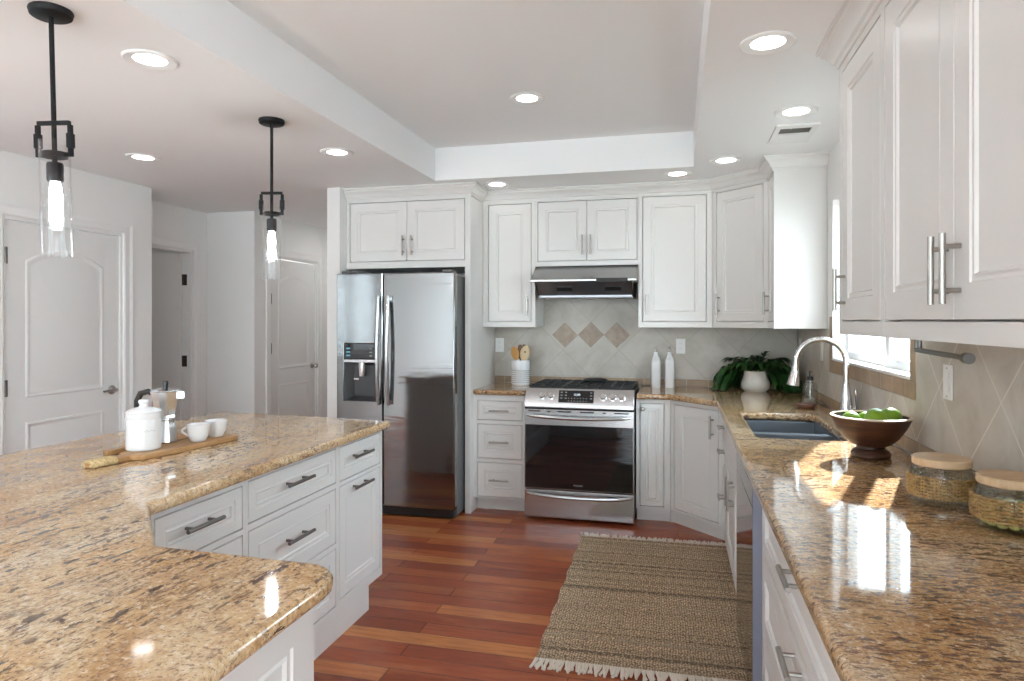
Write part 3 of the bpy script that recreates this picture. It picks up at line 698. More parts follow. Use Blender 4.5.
isl = [(-2.52, 0.25), (-0.668, 0.25), (-0.668, 1.17), (-0.672, 1.2), (-0.685, 1.228), (-0.705, 1.248), (-0.735, 1.262), (-1.158, 1.274), (-1.43, 1.55), (-1.425, 3.14), (-2.515, 3.245)]
slab('island_countertop', isl, 'large gold speckled granite island top with stepped end', gm='granite')

# island cabinets: faces look to +X, local +x is +Y
XI = -1.47
def island_cab(label, y0, wd, fronts, toe_x=None): return cabinet('island_cabinet', label, (XI, y0, 0), R(90), wd, 0.60, 0.13, BZ1, fronts, toe=True, toe_in=0.012, group=None, toe_x=toe_x, st=0.045, hm='pewter')
island_cab('white island drawer unit beside the stepped granite corner, partly hidden by it', 1.598, 0.426, [
    ('drawer', 0.014, 0.410, 0.705, 0.848, ('h', 0.19, 0.786, 0.165), 0.036), ('drawer', 0.014, 0.410, 0.445, 0.676, ('h', 0.19, 0.575, 0.165), 0.045), ('drawer', 0.014, 0.410, 0.165, 0.415, ('h', 0.19, 0.30, 0.165), 0.045)])
island_cab('white island unit of three wide drawers in the middle of the run', 2.025, 0.650, [
    ('drawer', 0.020, 0.632, 0.711, 0.856, ('h', 0.31, 0.795, 0.18), 0.036), ('drawer', 0.020, 0.632, 0.444, 0.679, ('h', 0.31, 0.575, 0.18), 0.05), ('drawer', 0.020, 0.632, 0.165, 0.413, ('h', 0.31, 0.30, 0.18), 0.05)])
island_cab('white island unit with small drawer over door, nearest the refrigerator', 2.676, 0.456, [
    ('drawer', 0.017, 0.428, 0.706, 0.856, ('h', 0.20, 0.798, 0.18), 0.036), ('door', 0.017, 0.428, 0.180, 0.680, ('h', 0.20, 0.655, 0.18), 0.05)], toe_x=(0, 0.33))
bk = tag(MB().box(-2.49, -2.0715, 1.30, 3.132, 0.0, BZ1 - 0.001).build('island_back_cabinet', 'cab', smooth=0, bevel=0.002), 'plain white back of the island under the far granite overhang', 'cabinet')
pe = thing('island_end_cabinet', 'white panelled end cabinet under the nearest granite corner', 'cabinet', (-0.718, 0.33, 0), R(90))
MB().box(0.0, 0.880, 0.0195, 1.74, 0.0, BZ1 - 0.001).build('carcass', 'cab', pe, smooth=0)
MB().panel(0.0, 0.880, 0.0, BZ1 - 0.001, [(0.0, 0.001), (0.001, 0.0), (0.075, 0.0), (0.078, 0.005), (0.086, 0.006), (0.092, 0.003), (0.098, 0.010)], 0.0, 0.019).build('end_panel', 'cab', pe, smooth=20)

# ------------------------------------------------------------------ refrigerator
fr = thing('refrigerator', 'side-by-side stainless refrigerator with water dispenser under white bridging cabinet', 'refrigerator', (-2.465, 4.47, 0))
FW, FH = 0.925, 1.775
MB().box(0.006, FW - 0.006, 0.07, 0.85, 0.02, FH - 0.02).build('body', 'fside', fr, bevel=0.004)
SP = 0.372
dx0, dx1, dz0, dz1 = 0.060, 0.312, 0.835, 1.258
mb = MB(); cells(mb, 0.0, SP - 0.003, 0.075, FH, 0.0, 0.066, [(dx0, dx1, dz0, dz1)], 'x')
fl = mb.build('freezer_door', 'fridge', fr, smooth=0, bevel=0.006, seg=3)
fd = MB().box(SP + 0.003, FW, 0.0, 0.066, 0.075, FH).build('fridge_door', 'fridge', fr, bevel=0.009, seg=3)
dp = MB(); dp.box(dx0 + 0.001, dx1 - 0.001, 0.004, 0.03, 1.145, dz1 - 0.001)
dsp = dp.build('dispenser_panel', 'gloss', fl, bevel=0.003)
MB().box(dx0 + 0.001, dx1 - 0.001, -0.004, 0.03, 1.118, 1.142).build('dispenser_trim', 'steel', fl, bevel=0.003)
mb = MB()
a = [(dx0 + 0.001, 0.004, dz0 + 0.001), (dx1 - 0.001, 0.004, dz0 + 0.001), (dx1 - 0.001, 0.004, 1.117), (dx0 + 0.001, 0.004, 1.117)]
b = [(dx0 + 0.055, 0.062, dz0 + 0.03), (dx1 - 0.02, 0.062, dz0 + 0.03), (dx1 - 0.02, 0.062, 1.10), (dx0 + 0.055, 0.062, 1.10)]
A_, B_ = mb.loop(a), mb.loop(b); mb.bridge(A_, B_); mb.face(B_)
mb.build('dispenser_recess', 'gplas', fl, smooth=0)
MB().lathe([(0.0, -0.105), (0.030, -0.10), (0.035, -0.02), (0.035, 0.0), (0.0, 0.0)], (0.195, 0.035, 1.117), 20).build('dispenser_nozzle', 'alu', fl)
MB().box(0.125, 0.165, 0.03, 0.045, 0.99, 1.0).build('dispenser_paddle', 'alu', fl)
for i in range(3):
    MB().box(0.078, 0.108, 0.0032, 0.0042, 1.165 + i * 0.026, 1.175 + i * 0.026).build('indicator', mat('blue_light', (0.1, 0.3, 0.4), 0.4, emit=(0.2, 0.5, 0.65), es=0.35), dsp, smooth=0)
    MB().box(0.265, 0.285, 0.0032, 0.0042, 1.165 + i * 0.026, 1.172 + i * 0.026).build('indicator', 'glyph', dsp, smooth=0)
for x, par in ((0.349, fl), (0.427, fd)):
    h = MB(); pts = []
    for k in range(17):
        s = k / 16; z = 0.815 + s * 0.79; pts.append((x, -0.028 - 0.028 * math.sin(math.pi * s), z))
    h.tube(pts, 0.0145, 12)
    h.box(x - 0.012, x + 0.012, -0.03, 0.001, 0.818, 0.85); h.box(x - 0.012, x + 0.012, -0.03, 0.001, 1.57, 1.602)
    h.build('handle', 'steel', par)
MB().box(0.02, FW - 0.02, 0.03, 0.10, 0.012, 0.07).build('base_grille', 'bplas', fr)
for x in (0.03, FW - 0.10): MB().box(x, x + 0.07, 0.02, 0.12, FH + 0.001, FH + 0.02).build('hinge_cover', 'fside', fr, bevel=0.004)
for x in (0.04, FW - 0.06): MB().box(x, x + 0.03, 0.12, 0.16, 0.0, 0.02).build('foot', 'bplas', fr)

# ------------------------------------------------------------------ gas range
rg = thing('gas_range', 'stainless gas range with black grates between the two white base runs', 'range', (-1.072, 4.65, 0))
RWD = 0.776
MB().box(0.004, RWD - 0.004, 0.045, 0.69, 0.03, 0.905).build('body', 'fside', rg)
for x in (0.04, RWD - 0.07):
    for y in (0.1, 0.6): MB().cyl((x + 0.015, y, 0), (x + 0.015, y, 0.03), 0.015).build('foot', 'bplas', rg)
dr = MB().box(0.0, RWD, 0.0, 0.044, 0.024, 0.218).build('warming_drawer', 'steel', rg, bevel=0.004)
od = MB().box(0.0, RWD, 0.0, 0.044, 0.226, 0.795).build('oven_door', 'steel', rg, bevel=0.004)
MB().box(0.006, RWD - 0.006, -0.003, 0.002, 0.232, 0.684).build('oven_window', 'gloss', od, bevel=0.002)
def bow(z, par):
    h = MB(); pts = []
    for k in range(17):
        s = k / 16; pts.append((0.025 + s * (RWD - 0.05), -0.012 - 0.04 * math.sin(math.pi * min(1, max(0, s))) ** 0.35, z - 0.012 * math.sin(math.pi * s)))
    h.tube(pts, [0.008] + [0.012] * 15 + [0.008], 10); h.build('handle', 'steel', par)
bow(0.752, od); bow(0.196, dr)
for x0, x1 in ((0.03, 0.115), (0.165, 0.19), (0.24, 0.34), (0.40, 0.50), (0.56, 0.585), (0.64, 0.74)):
    MB().box(x0, x1, -0.0012, 0.0, 0.777, 0.785).build('vent_slot', 'dark', od, smooth=0)
# control panel, leaning back
mb = MB(); mb.prism([(0.0, 0.806), (0.0, 0.835), (0.052, 0.940), (0.10, 0.940), (0.10, 0.806)], 0.0, RWD, lambda y, z, x: (x, y, z))
cp = mb.build('control_panel', 'steel', rg, bevel=0.003)
MB().box(0.0, RWD, 0.012, 0.05, 0.796, 0.8055).build('panel_gap', 'dark', rg, smooth=0)
nrm = Vector((0, -0.105, 0.052)).normalized(); upv = Vector((0, 0.052, 0.105)).normalized()
def onp(x, t, out=0.0):
    p = Vector((x, 0.0, 0.835)) + upv * t + nrm * out; return p
def plate_on(x0, x1, t0, t1, o0, o1):
    m = MB(); A_ = m.loop([onp(x0, t0, o0), onp(x1, t0, o0), onp(x1, t1, o0), onp(x0, t1, o0)]); B_ = m.loop([onp(x0, t0, o1), onp(x1, t0, o1), onp(x1, t1, o1), onp(x0, t1, o1)])
    m.bridge(A_, B_); m.face(A_[::-1]); m.face(B_); return m
ds = plate_on(0.245, 0.495, 0.012, 0.104, -0.001, 0.0025).build('display', 'gloss', cp, smooth=0)
for i in range(7):
    for j in range(2):
        x = 0.315 + i * 0.021
        plate_on(x, x + 0.006, 0.022 + j * 0.02, 0.027 + j * 0.02, 0.0026, 0.0032).build('key_mark', 'glyph', ds, smooth=0)
for x in (0.258, 0.29, 0.47):
    for j in range(3): plate_on(x, x + 0.014, 0.042 + j * 0.022, 0.047 + j * 0.022, 0.0026, 0.0032).build('key_mark', 'glyph', ds, smooth=0)
def text(s, size, m, parent, name, mtx, ext=0.0003):
    cu = bpy.data.curves.new(name, 'FONT'); cu.body = s; cu.size = size; cu.align_x = 'CENTER'; cu.align_y = 'CENTER'; cu.extrude = ext
    tmp = bpy.data.objects.new(name, cu); COL.objects.link(tmp)
    me = bpy.data.meshes.new_from_object(tmp.evaluated_get(bpy.context.evaluated_depsgraph_get()))
    bpy.data.objects.remove(tmp); me.materials.clear(); me.materials.append(M[m]); me.transform(mtx)
    o = bpy.data.objects.new(name, me); COL.objects.link(o); o.parent = parent; return o
tm = Matrix.Translation(onp(0.375, 0.072, 0.0028)) @ Matrix((Vector((1, 0, 0)), upv, nrm)).transposed().to_4x4()
text('12:00', 0.022, 'display', ds, 'clock_digits', tm)
text('FRIGIDAIRE', 0.013, 'glyph', od, 'logo', Matrix.Translation((RWD / 2, -0.0034, 0.262)) @ Matrix.Rotation(R(90), 4, 'X'))
for x in (0.125, 0.19, 0.562, 0.628, 0.690):
    k = MB().lathe([(0.0, 0.0), (0.028, 0.0), (0.028, 0.004), (0.021, 0.007), (0.021, 0.028), (0.018, 0.032), (0.0, 0.032)], n=24)
    k.box(-0.004, 0.004, -0.019, 0.019, 0.030, 0.036)
    ko = k.build('knob', 'alu', cp); ko.location = onp(x, 0.058, 0.0); ko.rotation_euler = nrm.to_track_quat('Z', 'Y').to_euler()
ck = MB().box(0.002, RWD - 0.002, 0.1005, 0.69, 0.906, 0.922).build('cooktop', 'gloss', rg, bevel=0.003)
for i in range(3):
    gx0, gx1 = 0.012 + i * 0.252, 0.012 + (i + 1) * 0.252 - 0.004
    g = MB(); z0, z1, wv = 0.938, 0.952, 0.006
    for x in (gx0, gx1 - 2 * wv): g.box(x, x + 2 * wv, 0.115, 0.66, z0, z1)
    for y in (0.115, 0.648): g.box(gx0 + 2 * wv, gx1 - 2 * wv, y, y + 2 * wv, z0, z1)
    for fx in (0.36, 0.64): x = gx0 + (gx1 - gx0) * fx; g.box(x - wv, x + wv, 0.127, 0.648, z0 + 0.002, z1 + 0.004)
    for y in (0.24, 0.38, 0.52): g.box(gx0 + 2 * wv, gx1 - 2 * wv, y - wv, y + wv, z0 + 0.001, z1 + 0.003)
    for x in (gx0 + wv, gx1 - wv):
        for y in (0.121, 0.654): g.box(x - wv, x + wv, y - wv, y + wv, 0.9225, z0)
    g.build('grate', 'iron', rg, smooth=0, bevel=0.002)
for x, y, r in ((0.138, 0.24, 0.045), (0.138, 0.52, 0.035), (0.386, 0.38, 0.05), (0.638, 0.24, 0.05), (0.638, 0.52, 0.04)):
    MB().lathe([(0.0, 0.0), (r, 0.0), (r, 0.008), (r * 0.72, 0.009), (r * 0.72, 0.014), (0.0, 0.015)], (x, y, 0.9222), 24).build('burner', 'iron', rg)
MB().lathe([(0.0, 0.0), (0.09, 0.0), (0.095, 0.012), (0.07, 0.022), (0.0, 0.026)], (0.45, 0.50, 0.957), 30).build('griddle_disc', 'iron', rg)

# ------------------------------------------------------------------ range hood
hd = thing('range_hood', 'slim stainless range hood with slanted front over the gas range', 'hood', (-1.064, 4.80, 1.60))
HW = 0.776
mb = MB(); mb.prism([(0.0, 0.115), (0.0, 0.130), (0.20, 0.243), (0.545, 0.243), (0.545, 0.115)], 0.0, HW, lambda y, z, x: (x, y, z))
mb.build('canopy', steel('hood_steel', (0.36, 0.355, 0.35), 0.22, 0), hd, bevel=0.002)
mb = MB(); mb.prism([(0.05, 0.1145), (0.17, 0.018), (0.17, 0.0), (0.545, 0.0), (0.545, 0.1145)], 0.035, HW - 0.035, lambda y, z, x: (x, y, z))
lb = mb.build('filter_box', 'filter', hd, smooth=0)
for x in (0.03, HW - 0.036): MB().prism([(0.03, 0.1145), (0.16, 0.0), (0.545, 0.0), (0.545, 0.1145)], x - 0.004, x + 0.0035 if x < 0.1 else x + 0.005, lambda y, z, x: (x, y, z)).build('side_cheek', 'pewter', hd, smooth=0)
MB().box(0.03, HW - 0.03, 0.15, 0.172, -0.005, 0.004).build('front_lip', 'pewter', hd, bevel=0.003)
MB().box(0.49, 0.715, -0.004, 0.001, 0.108, 0.136).build('control_strip', 'iron', hd, smooth=0)
for x in (0.24, 0.60):
    f = lambda a, b, d: (x + a, 0.11 - d * 0.62 + b * -0.78 + 0.0, 0.066 + b * 0.62 - d * 0.78)
    MB().prism([(-0.06, -0.02), (0.06, -0.02), (0.06, 0.02), (-0.06, 0.02)], 0.0, 0.006, f).build('lamp_lens', 'bplas', hd, smooth=0)

# ------------------------------------------------------------------ sink and faucet
sk_ = thing('kitchen_sink', 'dark grey double-bowl undermount sink set in the window counter', 'sink', (0.0, 0.0, 0.70))
def basin(y0, y1, x0, x1, dz):
    mb = MB(); e = 0.03
    zt = CT0 - 0.70 - 0.002
    top = mb.loop([(x0, y0, zt - dz), (x1, y0, zt - dz), (x1, y1, zt - dz), (x0, y1, zt - dz)])
    bot = mb.loop([(x0 + 0.012, y0 + 0.012, -0.025), (x1 - 0.012, y0 + 0.012, -0.025), (x1 - 0.012, y1 - 0.012, -0.025), (x0 + 0.012, y1 - 0.012, -0.025)])
    ot = mb.loop([(x0 - 0.012, y0 - 0.012, zt - dz), (x1 + 0.012, y0 - 0.012, zt - dz), (x1 + 0.012, y1 + 0.012, zt - dz), (x0 - 0.012, y1 + 0.012, zt - dz)])
    ob = mb.loop([(x0 - 0.002, y0 - 0.002, -0.035), (x1 + 0.002, y0 - 0.002, -0.035), (x1 + 0.002, y1 + 0.002, -0.035), (x0 - 0.002, y1 + 0.002, -0.035)])
    mb.bridge(top, bot); mb.face(bot); mb.bridge(ot, top); mb.bridge(ob, ot); mb.face(ob)
    return mb.build('basin', 'sink', sk_, smooth=0, bevel=0.008, seg=3)
basin(3.50, 3.912, 0.335, 0.722, 0.0); basin(3.080, 3.462, 0.335, 0.722, 0.0)
MB().box(0.34, 0.717, 3.4745, 3.4875, 0.10, 0.171).build('divider', 'steel', sk_, bevel=0.004)
for y in (3.70, 3.27): MB().lathe([(0.0, 0), (0.045, 0), (0.045, 0.003), (0.03, 0.004), (0.0, 0.002)], (0.53, y, -0.0248), 24).build('drain', 'chrome', sk_)
fy = 3.55; fx = 0.80
fa = thing('faucet', 'chrome gooseneck pull-down faucet standing behind the sink', 'faucet', (fx, fy, CT1))
MB().lathe([(0.0, 0), (0.033, 0), (0.033, 0.006), (0.029, 0.012), (0.028, 0.10), (0.024, 0.14), (0.0165, 0.20), (0.015, 0.21), (0.0, 0.21)], n=28).build('base', 'chrome', fa)
pts = [(0, 0, 0.205)]
for k in range(4): pts.append((0, 0, 0.205 + 0.10 * (k + 1) / 4))
for k in range(1, 15):
    a = math.pi * k / 14; pts.append((-0.115 + 0.115 * math.cos(a), 0, 0.305 + 0.115 * math.sin(a)))
pts.append((-0.231, 0, 0.285))
MB().tube(pts, 0.0135, 14).build('gooseneck', 'chrome', fa)
MB().cyl((-0.231, 0, 0.287), (-0.233, 0, 0.262), 0.019).cyl((-0.233, 0, 0.2625), (-0.244, 0, 0.190), 0.019, 0.030).build('spray_head', 'chrome', fa)
MB().tube([(0.020, -0.012, 0.075), (0.040, -0.028, 0.085), (0.034, -0.034, 0.18)], [0.010, 0.010, 0.007], 10).build('lever', 'chrome', fa)

# ------------------------------------------------------------------ things on the window counter
so = thing('soap_dispenser', 'clear soap bottle with black pump beside the faucet', 'soap dispenser', (0.765, 4.27, CT1))
MB().lathe([(0.0, 0.0), (0.038, 0.0), (0.041, 0.006), (0.041, 0.125), (0.034, 0.140), (0.016, 0.146), (0.016, 0.156), (0.0, 0.156)], n=28).build('bottle', 'soapglass', so)
MB().lathe([(0.0, 0.004), (0.036, 0.004), (0.036, 0.045), (0.0, 0.045)], n=24).build('liquid_soap', mat('clear_soap', (0.75, 0.74, 0.66), 0.1, trans=0.6), so)
MB().lathe([(0.0, 0.1565), (0.018, 0.1565), (0.018, 0.178), (0.008, 0.180), (0.0075, 0.212), (0.0, 0.212)], n=20).build('pump', 'bplas', so)
MB().cyl((0, 0, 0.012), (0, 0, 0.155), 0.003, n=8).build('dip_tube', 'plate', so)
sd_ = MB().lathe([(0.0, 0.0), (0.040, 0.0), (0.053, 0.010), (0.055, 0.024), (0.050, 0.028), (0.043, 0.018), (0.0, 0.016)], n=30).build('soap_dish', 'soapwood')
tag(sd_, 'small round dark wooden dish in front of the soap bottle', 'dish', (0.725, 4.17, CT1))
# plant
pl = thing('potted_plant', 'leafy dark green plant in a rounded cream pot in the counter corner', 'plant', (0.545, 5.10, CT1))
MB().lathe([(0.0, 0.0), (0.070, 0.0), (0.094, 0.02), (0.101, 0.045), (0.098, 0.068), (0.086, 0.10), (0.078, 0.140), (0.081, 0.148), (0.073, 0.148), (0.070, 0.125), (0.0, 0.125)], n=40).build('pot', 'matteceramic', pl)
MB().lathe([(0.0, 0.1255), (0.069, 0.1255), (0.06, 0.134), (0.0, 0.137)], n=20).build('soil', 'soil', pl)
rn = random.Random(5)
mb = MB(); st = MB()
def leaf(mb, p, d, L, Wd, droop, up=Vector((0, 0, 1))):
    d = d.normalized(); side = d.cross(up); side = side.normalized() if side.length > 1e-3 else Vector((1, 0, 0)); nn = side.cross(d)
    n = 6; rows = []
    for k in range(n + 1):
        s = k / n; wd = Wd * math.sin(math.pi * (0.06 + 0.94 * s) ** 0.75) ** 0.9 * (1 if k < n else 0.05)
        c = p + d * (L * s) - Vector((0, 0, 1)) * droop * s * s * L
        rows.append(mb.loop([c - side * wd + nn * wd * 0.25, c, c + side * wd + nn * wd * 0.25]))
    for a, b in zip(rows, rows[1:]):
        for j in (0, 1): mb.face([a[j], a[j + 1], b[j + 1], b[j]])
for i in range(58):
    az = rn.uniform(0, 2 * math.pi); el = rn.uniform(0.75, 1.45); L = rn.uniform(0.10, 0.20)
    if i < 14: az = math.pi + rn.uniform(-0.9, 0.35); L = rn.uniform(0.20, 0.31); el = rn.uniform(0.55, 1.1)
    elif i < 30: az = rn.uniform(-0.35, 0.8); L = rn.uniform(0.22, 0.34); el = rn.uniform(0.55, 1.1)
    if math.sin(az) > 0.6: L *= 0.7
    if math.sin(az) < -0.45: el = max(el, 1.15); L = min(L, 0.15)
    h = Vector((math.cos(az), math.sin(az), 0)); p = Vector((0.04 * math.cos(az), 0.04 * math.sin(az), 0.137)); path = [p.copy()]
    v = h * math.cos(el) + Vector((0, 0, math.sin(el)))
    N = 9
    for k in range(N):
        v = (v + Vector((0, 0, -0.27 if el < 1.1 else -0.16))).normalized(); p = p + v * (L / N)
        p.z = max(p.z, 0.03); p.y = min(p.y, 0.19); path.append(p.copy())
    st.tube(path, 0.0022, 5)
    for k in range(3, N + 1):
        t = (path[k] - path[k - 1]).normalized(); sd2 = t.cross(Vector((0, 0, 1))).normalized()
        for sgn in (-1, 1):
            d = (t * 0.8 + sd2 * sgn * 0.8 + Vector((0, 0, rn.uniform(-0.1, 0.35))))
            leaf(mb, path[k], d, rn.uniform(0.055, 0.085), rn.uniform(0.014, 0.021), rn.uniform(0.3, 0.9))
    leaf(mb, path[-1], t, 0.085, 0.018, 0.6)
for v in mb.bm.verts:
    v.co.z = max(v.co.z, 0.006); v.co.y = min(v.co.y, 0.235)
mb.build('foliage', 'leaf', pl, smooth=60)
st.build('stems', mat('stem_green', (0.05, 0.09, 0.02), 0.5), pl)
# fruit bowl and limes
bo = thing('fruit_bowl', 'footed dark wood bowl of limes on the window counter', 'bowl', (0.70, 2.735, CT1))
MB().lathe([(0.0, 0.0), (0.060, 0.0), (0.067, 0.006), (0.068, 0.016), (0.060, 0.028), (0.048, 0.036), (0.048, 0.044), (0.070, 0.053), (0.094, 0.076), (0.118, 0.112), (0.137, 0.152), (0.130, 0.1545), (0.110, 0.114), (0.086, 0.082), (0.05, 0.064), (0.0, 0.058)], n=56).build('bowl', 'walnut', bo)
MB().lathe([(0.1375, 0.1515), (0.138, 0.156), (0.127, 0.157), (0.1265, 0.1535)], n=56, closed=True).build('rim', 'rimwood', bo)
limes = [(-0.060, 0.030, 0.132, 0.034, 'flat pale lime in the wooden bowl, nearest the faucet side'),
         (0.006, -0.040, 0.150, 0.038, 'large lime at the front of the wooden bowl'),
         (0.070, 0.020, 0.147, 0.037, 'lime with its stem end showing, against the bowl rim by the wall'),
         (-0.004, 0.068, 0.136, 0.024, 'half hidden lime behind the other limes in the bowl')]
for x, y, z, r, lb in limes:
    o = thing('lime', lb, 'lime', (0.70 + x, 2.735 + y, CT1 + z), rn.uniform(0, 3), 'limes in the wooden bowl')
    prof = []
    for k in range(15):
        a = math.pi * k / 14; rr = r * math.sin(a); zz = -r * 1.18 * math.cos(a)
        if k in (0, 14): zz *= 1.07
        prof.append((max(rr, 0.0015), zz))
    b = MB().lathe(prof, n=24).build('fruit', 'lime', o); b.rotation_euler = (R(78), R(rn.uniform(-10, 10)), R(rn.uniform(20, 60)))
    e = MB().lathe([(0.0, -r * 1.27), (0.004, -r * 1.26), (0.0045, -r * 1.22), (0.0, -r * 1.21)], n=10).build('stem_end', 'limeend', b)
# jars
def jar(loc, label, sweets, rz):
    j = thing('storage_jar', label, 'jar', loc, rz, 'woven glass jars with wood lids')
    MB().lathe([(0.0, 0.0), (0.066, 0.0), (0.074, 0.006), (0.078, 0.02), (0.0795, 0.055), (0.078, 0.084), (0.073, 0.096), (0.069, 0.1075), (0.066, 0.1075), (0.0695, 0.094), (0.0755, 0.082), (0.077, 0.055), (0.0755, 0.021), (0.070, 0.008), (0.0, 0.006)], n=48).build('glass_body', 'jarglass', j)
    MB().lathe([(0.0, 0.108), (0.0695, 0.108), (0.0725, 0.1115), (0.0725, 0.127), (0.070, 0.130), (0.0, 0.130)], n=48).build('lid', 'lid', j)
    w = MB(); n = 60; rows = 7
    for r_ in range(rows):
        z = 0.029 + r_ * 0.0085; ring = []
        R0 = 0.0812 + 0.0012 * math.sin(math.pi * r_ / (rows - 1))
        for k in range(n * 2):
            a = math.pi * k / n; rr = R0 + 0.0024 * math.sin(a * 30 + (math.pi if r_ % 2 else 0)); ring.append((rr * math.cos(a), rr * math.sin(a), z + 0.0012 * math.sin(a * 15)))
        w.tube(ring, 0.0030, 6, closed=True)
    for k in range(60):
        a = 2 * math.pi * k / 60
        w.tube([(0.0805 * math.cos(a), 0.0805 * math.sin(a), 0.024), (0.0826 * math.cos(a), 0.0826 * math.sin(a), 0.055), (0.0803 * math.cos(a), 0.0803 * math.sin(a), 0.084)], 0.0020, 5)
    wv = w.build('woven_wrap', 'wicker', j, smooth=60)
    if sweets:
        c = MB(); q = random.Random(3)
        for ly in range(3):
            for k in range(14):
                a = 2 * math.pi * k / 14 + ly * 0.2; rr = 0.053 - 0.003 * ly
                c.ball((rr * math.cos(a), rr * math.sin(a), 0.0185 + ly * 0.018), 0.0125, 1.0, 1.0, 0.8, 10, 6)
            for k in range(6): a = k * 1.05 + ly; c.ball((0.027 * math.cos(a), 0.027 * math.sin(a), 0.020 + ly * 0.018), 0.014, 1, 1, 0.8, 10, 6)
        o = c.build('sweets', 'candy', j); o['kind'] = 'stuff'
    return j
jar((0.715, 2.09, CT1), 'woven-wrapped glass jar with pale wood lid, beside the wooden bowl', False, 0)
jar((0.795, 1.88, CT1), 'woven-wrapped glass jar with wood lid and pale green sweets at its base', True, 0.4)

# ------------------------------------------------------------------ things on the back counter
crk = MB()
prof = [(0.0, 0.0), (0.064, 0.0), (0.070, 0.006)]
z = 0.012
for k in range(7):
    prof += [(0.073, z), (0.074, z + 0.006), (0.071, z + 0.011), (0.0705, z + 0.0135)]; z += 0.0155
prof += [(0.074, z + 0.004), (0.075, 0.197), (0.073, 0.200), (0.069, 0.198), (0.068, 0.02), (0.0, 0.018)]
ut = thing('utensil_crock', 'white ridged crock of wooden spoons beside the range', 'crock', (-1.215, 5.13, CT1))
crk.lathe(prof, n=44).build('crock', 'ceramic', ut)
z = 0.012
for k in range(7):
    MB().lathe([(0.0708, z + 0.0090), (0.0735, z + 0.0120), (0.0708, z + 0.0150)], n=44, closed=True).build('glaze_band', 'band', ut); z += 0.0155
def spoon(label, m, base, tip, wd, ln, th=0.008, hole=False):
    o = thing('wooden_spoon', label, 'spoon', (-1.215 + base[0], 5.13 + base[1], CT1 + 0.022), 0, 'wooden utensils in the crock')
    t = Vector((tip[0] - base[0], tip[1] - base[1], tip[2])); L = t.length; d = t.normalized()
    mb = MB(); mb.tube([d * 0.0 + Vector((0, 0, 0)), d * (L - ln)], 0.0055, 10); mb.build('stem', m, o)
    mb = MB(); rings = []
    ax = Vector((1, 0, 0)); ax = (ax - d * ax.dot(d)).normalized(); nn = d.cross(ax)
    c0 = d * (L - ln - 0.012)
    for k in range(11):
        s = k / 10; w_ = 0.0058 + (wd / 2 - 0.0058) * math.sin(math.pi * (0.03 + s * 0.93)) ** 0.7 if k < 10 else 0.008
        rings.append(mb.loop([c0 + d * ((ln + 0.012) * s) + ax * (w_ * math.cos(2 * math.pi * q / 14)) + nn * (th / 2 * math.sin(2 * math.pi * q / 14)) for q in range(14)]))
    for a, b in zip(rings, rings[1:]): mb.bridge(a, b)
    mb.face(rings[0][::-1]); mb.face(rings[-1]); mb.build('head', m, o)
    if hole:
        p = c0 + d * ((ln + 0.012) * 0.58) - nn * 0.0
        MB().cyl(p - nn * (th / 2 + 0.001), p + nn * (th / 2 + 0.001), 0.007, n=14).build('hole', 'bronze', o)
spoon('orange olive-wood spoon leaning to the refrigerator side of crock', 'spoon_o', (0.012, -0.015, 0), (-0.052, -0.020, 0.285), 0.066, 0.095)
spoon('dark walnut spoon in the middle of the crock', 'spoon_d', (0.0, 0.012, 0), (-0.006, 0.012, 0.300), 0.050, 0.10)
spoon('brown wooden paddle in crock behind the pale spoon', 'spoon_d', (-0.01, 0.032, 0), (0.022, 0.042, 0.30), 0.044, 0.10)
spoon('pale beech spoon with a hole leaning to the range side', 'spoon_p', (-0.012, -0.022, 0), (0.055, -0.022, 0.295), 0.080, 0.115, hole=True)
def oil(loc, label):
    o = thing('oil_bottle', label, 'bottle', loc, R(10), 'white cruets beside the range')
    MB().lathe([(0.0, 0.0), (0.032, 0.0), (0.0345, 0.004), (0.036, 0.185), (0.0355, 0.203), (0.027, 0.228), (0.019, 0.242), (0.0165, 0.252), (0.0165, 0.272), (0.0, 0.272)], n=36, sq=6).build('bottle', 'ceramic', o)
    MB().lathe([(0.0, 0.2725), (0.014, 0.2725), (0.014, 0.281), (0.006, 0.285), (0.0055, 0.297), (0.010, 0.300), (0.0115, 0.308), (0.008, 0.316), (0.0, 0.318)], n=18).build('stopper', 'nickel', o)
oil((-0.168, 5.235, CT1), 'white cruet with metal stopper, the one nearer the range'); oil((-0.065, 5.235, CT1), 'white cruet with metal stopper, the one nearer the plant')

